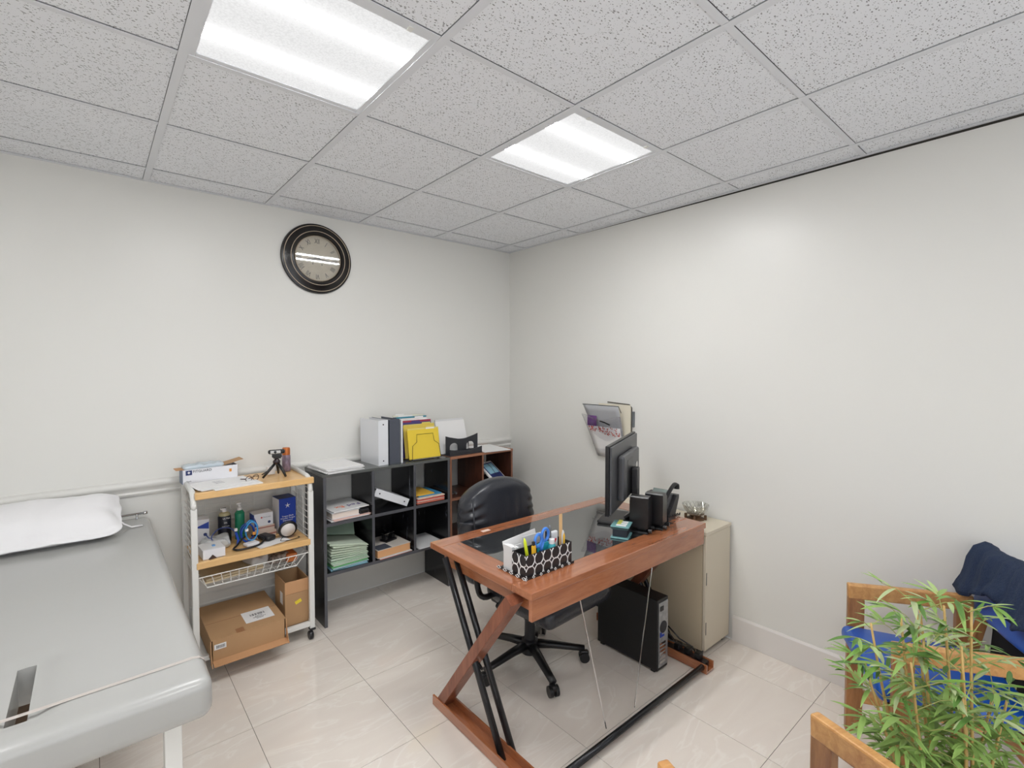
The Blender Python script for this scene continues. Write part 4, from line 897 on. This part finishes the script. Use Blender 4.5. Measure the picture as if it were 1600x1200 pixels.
# monitor, seen from behind
A_, Bm = Vector((-.931, -1.822)), Vector((-.313, -1.547))
mid = (A_+Bm)/2; ang_m = math.atan2(Bm.y-A_.y, Bm.x-A_.x)
T = thing('monitor', 'black flat computer monitor seen from behind on the desk', 'monitor', (mid.x+.02, mid.y-.005, DZ), ang_m)
wm = .325; z0, z1 = .10, .458
MG = mat('monitor_grey', (74, 75, 78), .35)
part('panel', B().box(-wm, wm, -.006, .014, z0, z1, .003), BLACK, T)
part('back_cover', B().box(-wm+.006, wm-.006, -.018, -.006, z0+.006, z1-.006, .006), MG, T, 'dark grey back cover')
bb = B().box(-.20, .20, -.055, -.018, z0+.05, z1-.07, .012); part('back_bulge', bb, MG, T, smooth=None)
part('recess', B().box(-.12, .02, -.0565, -.0545, z0+.06, z1-.10), BLACK, T)
part('screen', B().box(-wm+.012, wm-.012, .0142, .015, z0+.02, z1-.012), mat('screen_off', (14, 15, 18), .1), T)
part('column', B().box(-.035, .035, -.09, -.057, .02, .30, .006), BLACKS, T); part('hinge', B().cyl((-.04, -.07, .07), (.04, -.07, .07), .014), BLACK, T)
part('arm', B().obox((0, -.075, .06), (.0, -.02, .018), .07, .014), MG, T)
part('base', B().box(-.13, .11, -.10, .11, 0, .016, .006), BLACK, T)
part('logo', B().lathe([(0, .0555), (.026, .0555), (.026, .059), (0, .059)], c=(.11, 0, .29), seg=20, axis='Y'), CHROME, T, 'round silver badge')
text('lettering', 'DELL', .022, mat('badge_grey', (130, 130, 132), .4), T, Matrix.Translation((-.16, -.0562, .26)) @ Matrix.Rotation(PI/2, 4, 'X') @ Matrix.Rotation(-PI/2, 4, 'Z'))

# two speakers
def speaker(label, x, y, rz):
    T = thing('speaker', label, 'speaker', (x, y, DZ), rz, 'desk speakers')
    body = B().prism([(-.04, .03), (.04, .03), (.04, .165), (.012, .19), (-.034, .19), (-.04, .185)], -.045, .05, 'Y')
    part('cabinet', body, BLACK, T)
    part('grille', B().box(-.033, .03, .0502, .054, .04, .165, .004), BLACKS, T)
    part('base', B().box(-.045, .045, -.045, .05, 0, .012, .004), BLACK, T); part('neck', B().box(-.02, .02, -.03, .02, .012, .03, .003), BLACK, T)
    for s_ in (-1, 1): part('knob', B().cyl((s_*.028, -.062, .018), (s_*.028, -.045, .018), .011, seg=14), BLACK, T, smooth=30)
    return T
speaker('black desk speaker nearest the monitor', -.70, -1.885, .35); speaker('black desk speaker beside the telephone', -.585, -1.90, .3)
# tape dispensers in teal
T = thing('card_case', 'teal tinted clear plastic case with cards, left of the speakers', 'case', (-.835, -1.86, DZ), .45)
TEALC = mat('teal_clear', (120, 168, 170), .1)
part('case_base', B().box(-.055, .055, -.045, .045, .0, .008, .003), TEALC, T); part('cards', B().box(-.045, .045, -.036, .036, .008, .045, .002), mat('navy_cards', (28, 38, 48), .5), T)
part('case_lid', B().box(-.058, .05, -.048, .045, .058, .064, .003), TEALC, T); part('middle_tray', B().box(-.05, .048, -.042, .042, .045, .058, .003), mat('dark_teal', (50, 80, 84), .2), T)
for k in range(3): part('window', B().box(-.045+.03*k, -.022+.03*k, -.03, .02, .0642, .0648), WHITE, T)
part('note', B().box(-.02, .05, .0, .02, .0652, .0664), mat('lime_note', (200, 204, 100), .5), T, 'yellow green strip')
# telephone
T = thing('telephone', 'black desk telephone with handset behind the speakers', 'telephone', (-.375, -1.79, DZ), .15)
part('body', B().prism([(.085, .0), (.085, .02), (-.03, .125), (-.06, .125), (-.06, .105), (.0, .0)][::-1], -.085, .085, 'Y').xf(Matrix.Rotation(PI, 4, 'Z')), BLACKS, T)
part('stand', B().box(.0, .055, -.07, .07, 0, .06, .004), BLACKS, T)
kp = B()
for i in range(4):
    for j in range(3): kp.box(-.008+.020*i, .007+.020*i, -.03+.024*j, -.012+.024*j, 0, .004, .001)
part('keypad', kp.xf(Matrix.Translation((-.03, .0, .078)) @ Matrix.Rotation(-.74, 4, 'Y')), mat('grey_keys', (150, 152, 156), .4), T)
part('display', B().box(.0, .03, -.03, .06, 0, .003).xf(Matrix.Translation((.02, 0, .122)) @ Matrix.Rotation(-.74, 4, 'Y')), mat('lcd_grey', (130, 140, 136), .2), T)
part('handset', B().tube(cr([(-.095, -.062, .045), (-.105, -.062, .075), (-.07, -.062, .118), (-.01, -.062, .158), (.045, -.062, .180), (.075, -.062, .172), (.078, -.062, .150)], 4), [.016]*4+[.017]*4+[.012]*8+[.013]*4+[.018]*5, 10, flat=.8), BLACK, T, 'black handset', True)
part('cord', B().tube([(-.09+.0035*k, -.085-.006*math.sin(k*.9), .03+.008*math.cos(k*1.4)-.0005*k) for k in range(50)], .002, 5), BLACK, T)

# wall pocket
T = thing('document_pocket', 'smoked plastic file pocket mounted on the right wall', 'wall pocket', (0, -1.13, 1.0))
SMK = pane('smoked_plastic', (.94, .94, .95), .12, .03)
def pgrid(x_of, z0, z1, y0a, y0b, y1a, y1b, topf=lambda u: 0, n=14):
    g = []
    for i in range(n+1):
        v = i/n; row = []
        for k in range(n+1):
            u = k/n; ya = y0a+(y1a-y0a)*v; yb = y0b+(y1b-y0b)*v; z = z0+(z1-z0)*v
            row.append((x_of(v), ya+(yb-ya)*u, z+(topf(u) if i == n else topf(u)*v*v)))
        g.append(row)
    return g
part('back_plate', B().box(-.004, -.0005, -.19, .16, .04, .30), SMK, T)
part('front_plate', B().sheet(pgrid(lambda v: -.028-.085*v**1.3, -.03, .275, .10, -.155, .175, -.17, lambda u: -.035*math.sin(PI*u)**2), .003), SMK, T, smooth=True)
part('frame_wire', B().tube([(-.006, .02, .365), (-.006, -.17, .355), (-.006, -.19, .335), (-.006, -.19, .16)], .004, 6), mat('dark_bronze', (90, 84, 74), .4), T)
part('hook', B().box(-.02, -.001, -.215, -.20, .20, .31, .004), MATS['steel_grey'], T)
T2_ = thing('magazine', 'white leaflet with red leaf pattern inside the wall pocket', 'magazine', (-.0, -1.13, 1.0))
part('page', B().sheet(pgrid(lambda v: -.022-.06*v, -.035, .19, .095, -.14, .145, -.15, n=6), .002), WHITE, T2_, smooth=True)
red = B(); REDL = mat('red_leaf', (188, 58, 44), .6)
for k in range(60):
    u = random.random(); v = random.uniform(.83, .99) if u < .5 else random.uniform(.72, .99); y = .13-.27*u; z = -.035+.225*v; x = -.0235-.06*v-.001
    a = random.random()*3; red.prism([(y+.007*math.cos(a+k_*PI/2)*(1 if k_ % 2 else .55), z+.007*math.sin(a+k_*PI/2)*(1 if k_ % 2 else .55)) for k_ in range(4)], x-.0006, x, 'X')
part('leaf_pattern', red, REDL, T2_, 'red leaf print')
T3_ = thing('file_folder', 'grey and purple booklet behind the leaflet in the wall pocket', 'folder', (-.0, -1.13, 1.0))
part('page', B().sheet(pgrid(lambda v: -.015-.085*v**1.5, .0, .345, .09, -.14, .175, -.145, n=8), .003), mat('booklet_grey', (176, 177, 180), .5), T3_, smooth=True)
part('edge', B().tube([(-.101, .177, .346), (-.101, -.148, .346), (-.085, -.16, .30)], .0025, 6), INK, T3_)
part('purple_panel', B().box(-.084, -.082, .06, .145, .19, .265), mat('purple_panel', (112, 70, 130), .5), T3_)
T4_ = single('manila_sheet', B().box(-.010, -.008, -.185, .10, .10, .352), mat('cream_sheet', (228, 220, 200), .7), 'cream sheet rearmost in the wall pocket', 'paper', (0, -1.13, 1.0))
T5_ = single('pen', B().tube([(-.072, .01, .232), (-.072, -.03, .225), (-.070, -.075, .21)], .005, 8), BLACK, 'black pen clipped across the wall pocket front', 'pen', (-.032, -1.13, 1.0))

# computer tower
T = thing('computer_tower', 'black desktop computer tower with silver rear panel on floor under desk', 'computer', (-.585, -1.745, 0))
part('casing', B().box(-.05, .05, -.20, .20, .012, .392, .004), mat('matte_black', (20, 20, 22), .5), T)
part('rear_panel', B().box(-.04, .044, -.2035, -.2, .03, .375), mat('galvanised', (176, 178, 180), .35, .7, noise_amt=.3, noise_scale=40), T, 'silver rear panel')
for k in range(6): part('slot_cover', B().box(-.034, .02, -.206, -.2036, .05+.02*k, .062+.02*k), CHROME, T)
part('fan_grille', B().lathe([(.0, .2036), (.032, .2036), (.032, .2055), (0, .2055)], c=(0, 0, .24), seg=24, axis='Y'), INK, T)
part('port', B().box(-.03, -.014, -.206, -.2036, .19, .215), BLUE, T); part('port', B().box(-.01, .008, -.206, -.2036, .19, .2), BLUE, T)
part('power_socket', B().box(-.03, .0, -.207, -.2036, .33, .355, .002), BLACK, T)
for y in (-.17, .17): part('foot', B().box(-.045, .045, y-.012, y+.012, 0, .012), BLACK, T)
T = thing('power_strip', 'dark power strip with plugs and bundled cables behind the computer tower', 'power strip', (-.4085, -1.99, 0), 0)
part('strip', B().box(-.023, .027, -.11, .13, .0175, .048, .005), mat('maroon_black', (36, 20, 22), .35), T)
for k in range(3): part('plug', B().box(-.018, .022, -.08+.06*k, -.045+.06*k, .048, .08, .006), BLACK, T)
part('cable', B().tube([(-.0, -.04, .075), (-.04, -.05, .12), (-.085, .0, .16), (-.10, .06, .21)], .004, 6).tube([(-.0, .01, .075), (-.05, .03, .11), (-.09, .06, .13), (-.11, .1, .18)], .004, 6).tube([(.0, .06, .07), (-.03, .08, .12), (-.07, .10, .17), (-.10, .13, .25)], .0035, 6).tube([(.03, -.05, .03), (.08, -.05, .01), (.12, -.0, .006), (.16, .01, .006)], .006, 6), BLACK, T, smooth=True)

# ------------------------------------------------------------------ office chair
H0 = Vector((-1.07, -1.43, 0))
T = thing('office_chair', 'black leather swivel office chair with star base behind the desk', 'chair', H0, .05)
for k in range(5):
    a = math.radians(-113+72*k); c, s_ = math.cos(a), math.sin(a)
    arm = part('base_arm', B().tube([(.03*c, .03*s_, .105), (.12*c, .12*s_, .098), (.24*c, .24*s_, .08), (.30*c, .30*s_, .072)], [.03, .025, .021, .019], 10, flat=.8), BLACK, T, smooth=True)
    for q in (-1, 1):
        ox, oy = -s_*.016*q, c*.016*q
        part('caster', B().cyl((.30*c+ox-s_*.009, .30*s_+oy+c*.009, .027), (.30*c+ox+s_*.009, .30*s_+oy-c*.009, .027), .027, seg=20), BLACK, arm, smooth=30)
    part('caster_cover', B().rbox(.05, .03, .03, .012, (2, 2, 1)).xf(Matrix.Translation((.30*c, .30*s_, .048)) @ Matrix.Rotation(a, 4, 'Z')), BLACK, arm, smooth=True)
part('column', B().lathe([(0, .06), (.045, .06), (.045, .13), (.03, .135), (.028, .24), (.033, .245), (.035, .39), (0, .39)], seg=24), BLACKS, T, smooth=35)
part('tilt_mechanism', B().box(-.07, .07, -.09, .10, .39, .425, .008), BLACK, T); part('lever', B().tube([(.06, 0, .405), (.16, .02, .40), (.24, .02, .395)], .006, 8), BLACK, T)
part('seat', B().rbox(.51, .50, .10, .048, (12, 12, 1), (0, -.125, .44), lambda p: Vector((p.x*(1-.12*max(0, p.y/.24)), p.y, p.z+(.015*math.cos(p.x*6) if p.z > 0 else .0)))), LEATHER, T, smooth=True)
part('seat_shell', B().rbox(.42, .40, .03, .014, (4, 4, 1), (0, -.11, .392)), BLACK, T, smooth=True)
def bkf(p):
    q = p.copy(); hz = .30; v = (p.z)/.28
    w = 1-.10*max(0, v)**2-.10*max(0, -v)
    q.x = p.x*w
    if v > .3: q.z = p.z - .085*(abs(p.x)/.27)**2.4*(v)
    if p.y < 0: q.y -= .035*(1-(p.x/.28)**2)*(1-.5*v*v)
    # gathered leather at the left and right seams
    e = abs(p.x)/.27
    if p.y < .02: q.y += .014*math.sin(p.z*95+6*p.x)*max(0, e-.55)*(2.2 if p.x < 0 else .8); q.y += .004*noise.noise(Vector((p.x*24, p.z*6, 0)))*(1-max(0, v))*2
    return q
bk = B().rbox(.54, .13, .56, .06, (26, 3, 40), (0, 0, 0), bkf); bk.xf(Matrix.Translation((.0, .265, .695)) @ Matrix.Rotation(-.10, 4, 'X'))
part('backrest', bk, LEATHER, T, smooth=True)
sm = B().tube([(s_*.225, .205, z) if 0 else (0, 0, 0) for s_ in (1,) for z in (0,)]*0 or [(-.222, .22, .90), (-.236, .19, .80), (-.238, .175, .70), (-.232, .17, .60)], .0045, 6)
part('seam', sm, LEATHER, T)
part('back_support', B().obox((0, .20, .43), (0, .335, .60), .07, .02), BLACK, T)
for s_ in (-1, 1):
    x = s_*.285
    pts = [(x*.72, -.05, .432), (x*.98, -.06, .432), (x, -.085, .45), (x, -.17, .62), (x, -.12, .665), (x, .08, .665), (x, .12, .63), (x, .10, .47), (x*.98, .06, .432), (x*.72, .05, .432)]
    part('armrest', B().tube(cr(pts, 4), .017, 10, flat=.8), BLACK, T, smooth=True)

# ------------------------------------------------------------------ visitor chairs
def visitor(label, loc, rz, w=.50, d=.50):
    T = thing('visitor_chair', label, 'chair', loc, rz)
    hw = w/2
    for s_ in (-1, 1):
        x = s_*hw
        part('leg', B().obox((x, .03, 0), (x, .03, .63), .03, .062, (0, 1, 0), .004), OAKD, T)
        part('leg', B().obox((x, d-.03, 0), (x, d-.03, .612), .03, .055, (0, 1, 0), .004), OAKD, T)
        ar = B().obox((x, -.002, .628), (x, d+.0, .642), .032, .064, (0, 0, 1), .006); part('armrest', ar, OAK, T)
        part('stretcher', B().obox((x, .062, .16), (x, d-.06, .16), .024, .05, (0, 0, 1), .003), OAK, T)
    part('seat_rail', B().box(-hw+.015, hw-.015, .035, .058, .34, .395, .002), OAK, T); part('seat_rail', B().box(-hw+.015, hw-.015, d-.06, d-.04, .30, .36, .002), OAK, T)
    part('seat_board', B().box(-hw+.017, hw-.017, -.03, d-.02, .395, .41).xf(Matrix.Translation((0, 0, .01)) @ Matrix.Rotation(-.05, 4, 'X')), OAK, T)
    part('seat', B().rbox(w-.036, d+.04, .06, .028, (8, 8, 1), (0, d/2-.035, .452), lambda p: Vector((p.x, p.y, p.z+(.008*math.cos(p.x*5) if p.z > 0 else 0)))).xf(Matrix.Rotation(-.05, 4, 'X')), BLUEV, T, smooth=True)
    part('backrest', B().rbox(w+.09, .055, .26, .026, (8, 1, 6), (0, 0, 0), lambda p: Vector((p.x, p.y-.03*math.cos(p.x*5)+.03, p.z))).xf(Matrix.Translation((0, d+.035, .735)) @ Matrix.Rotation(-.22, 4, 'X')), BLUEV, T, smooth=True)
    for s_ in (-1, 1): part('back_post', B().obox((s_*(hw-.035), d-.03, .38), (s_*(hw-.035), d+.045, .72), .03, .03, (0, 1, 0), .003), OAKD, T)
    return T
rzc = math.atan2(-.5, -.866)
VC = visitor('wooden armchair with blue vinyl seat, dark jacket over its back, by right wall', (-.535, -2.855, 0), rzc, .50, .44)
VC.location = (-.335+.25*-.866, -2.712+.25*-.5, 0)
e2 = Vector((-.93, .36)).normalized(); rz2 = math.atan2(e2.y, e2.x)
visitor('nearest wooden armchair at the bottom edge, only its arms in the picture', (-1.595, -2.82, 0), rz2, .50, .50)

# jacket draped over the blue chair's back (local frame of that chair)
MJ = Matrix.Translation(VC.location) @ Matrix.Rotation(rzc, 4, 'Z')
gj = []
path = [(.408, .752), (.413, .765), (.42, .782), (.43, .80), (.443, .84), (.46, .875), (.485, .893), (.51, .885), (.53, .84), (.54, .79), (.545, .73), (.547, .68), (.548, .64)]
NU = 90
for i in range(NU+1):
    u = i/NU; x = -.29+.62*u; row = []
    for k, (yy, zz) in enumerate(path):
        t_ = k/(len(path)-1); front = max(0, 1-k/5)
        fold_ = .018*math.sin(u*21+1.5*t_)*(.35+front)+.0035*math.sin(u*75+6*t_)+.02*noise.noise(Vector((u*5, t_*4, 2)))
        dz = -.028*front*math.sin(u*11+.6)+.006*front*math.sin(u*37)+.02*noise.noise(Vector((u*3, 0, 7)))*(1-front) - .05*front*(1-u)
        flare = -.035*front*max(0, 1-u*5)
        row.append((x+flare+.02*math.sin(t_*5), yy-abs(fold_)*.9 if k < 6 else yy+abs(fold_)*.6, zz+dz))
    gj.append(row)
J_ = B().sheet(gj, .006)
J_.xf(MJ); jo = single('jacket', J_, NAVY, 'dark navy knitted jacket draped over the blue chair back', 'jacket', smooth=True)
bg_ = B().rbox(.58, .05, .34, .022, (14, 2, 10), (.01, .535, .50), lambda p: p+Vector((.012*noise.noise(p*12), .01*noise.noise(p*15), .0))); bg_.xf(MJ); single('black_garment', bg_, mat('black_cloth', (20, 20, 24), .9), 'black garment hanging behind the blue chair, below the jacket', 'garment', smooth=True)

# ------------------------------------------------------------------ bamboo plant
PB = Vector((-1.015, -3.16, 0))
P = thing('bamboo_plant', 'leafy bamboo plant in front of the blue chair at bottom right', 'plant', PB)
part('pot', B().lathe([(0, 0), (.10, 0), (.13, .24), (.135, .25), (.125, .25), (.12, .22), (0, .22)], seg=32), mat('dark_pot', (60, 52, 46), .5), P, smooth=40)
part('soil', B().lathe([(0, .221), (.118, .221), (.118, .228), (0, .232)], seg=24), mat('soil', (60, 46, 36), .95), P)
STEM = mat('bamboo_stem', (212, 176, 108), .5, noise_amt=.15, noise_scale=30); 
LG = [mat('leaf_green_%d' % k, c, .45) for k, c in enumerate([(118, 160, 70), (146, 178, 96), (172, 196, 128), (92, 132, 60), (178, 192, 142)])]
def leaf_mesh(m, L=.10, w=.009, bend=.25):
    b = B(); n = 7; G_ = []
    for i in range(n+1):
        t_ = i/n; ww = w*(math.sin(PI*min(1, t_**.75))**.8)*1.0+.0004; x = L*t_; z = -bend*L*t_*t_
        G_.append([b.bm.verts.new((x, -ww, z+ww*.35)), b.bm.verts.new((x, 0, z)), b.bm.verts.new((x, ww, z+ww*.35))])
    for i in range(n):
        for k in (0, 1): b.bm.faces.new((G_[i][k], G_[i+1][k], G_[i+1][k+1], G_[i][k+1]))
    me = bpy.data.meshes.new('leaf'); b.bm.to_mesh(me); b.bm.free(); me.polygons.foreach_set('use_smooth', [True]*len(me.polygons)); me.materials.append(m); return me
LM = [leaf_mesh(m, L, w, bd) for m in LG for L, w, bd in ((.075, .0058, .15), (.09, .0062, .35), (.055, .0054, .1))]
rnd = random.Random(11)
allleaves = []
def leaf_at(p, d, s=1):
    q = d.to_track_quat('X', 'Z').to_euler(); allleaves.append((p.copy(), q, s))
ctwig = B()
stems = []
right = Vector((math.cos(YAW), -math.sin(YAW), 0)); fwd = Vector((math.sin(YAW), math.cos(YAW), 0))
spec = [(-.115, .05, .86), (-.09, -.03, .80), (-.075, .03, .90), (-.05, .0, .84), (-.03, .05, .92), (-.005, -.05, .86), (.02, .02, .93), (.05, -.02, .95), (.085, .04, .80), (.12, -.02, .70), (-.14, .02, .76), (.0, .07, .90), (.13, .03, .66), (-.02, -.07, .74)]
for a_, b_, h in spec:
    base = right*(a_*.55)+fwd*(b_*.8)+Vector((0, 0, .225)); top = right*(a_*1.35-.045)+fwd*(b_*1.2)+Vector((0, 0, h))
    pts = [base+(top-base)*t_+right*.012*math.sin(t_*3+a_*30) for t_ in [k/7 for k in range(8)]]
    part('stem', B().tube(pts, [.0055-.0025*k/7 for k in range(8)], 7), STEM, P, smooth=True)
    for k in range(1, 8):
        t_ = .22+.76*k/7; p0 = pts[0]+(pts[-1]-pts[0])*t_+right*.012*math.sin(t_*3+a_*30)
        for q in range(3 if k < 4 else 2):
            az = rnd.uniform(0, 2*PI); out = Vector((math.cos(az), math.sin(az), 0))
            out = (out+right*(-.25 if a_ < 0 else .3)).normalized()
            L = rnd.uniform(.035, .10); p1 = p0+out*L*.6+Vector((0, 0, L*.5)); p2 = p0+out*L+Vector((0, 0, L*.62))
            ctwig.tube([p0, p1, p2], [.0016, .0012, .0008], 4)
            for m_ in range(rnd.choice((3, 3, 4))):
                aa = az+rnd.uniform(-1.1, 1.1); dd = Vector((math.cos(aa)-.25*right.x, math.sin(aa)-.25*right.y, rnd.uniform(-.15, .75))).normalized()
                leaf_at(p1.lerp(p2, rnd.random()), dd, rnd.uniform(.75, 1.2))
part('twigs', ctwig, mat('twig_green', (170, 170, 100), .6), P)['kind'] = 'stuff'
camloc = cam.location
allleaves.sort(key=lambda t: -(t[0]+PB).z)
n_ = 0
rest = B()
for p, e, s in allleaves:
    me = rnd.choice(LM)
    if n_ < 295: inst(me, 'leaf', P, p, e, (s, s, s)); n_ += 1
    else:
        k0 = len(rest.bm.verts); rest.bm.from_mesh(me); rest.bm.verts.ensure_lookup_table()
        M = Matrix.Translation(p) @ e.to_matrix().to_4x4() @ Matrix.Scale(s, 4)
        for v in rest.bm.verts[k0:]: v.co = M @ v.co
if len(rest.bm.verts): part('foliage', rest, LG[1], P)['kind'] = 'stuff'
else: rest.bm.free()
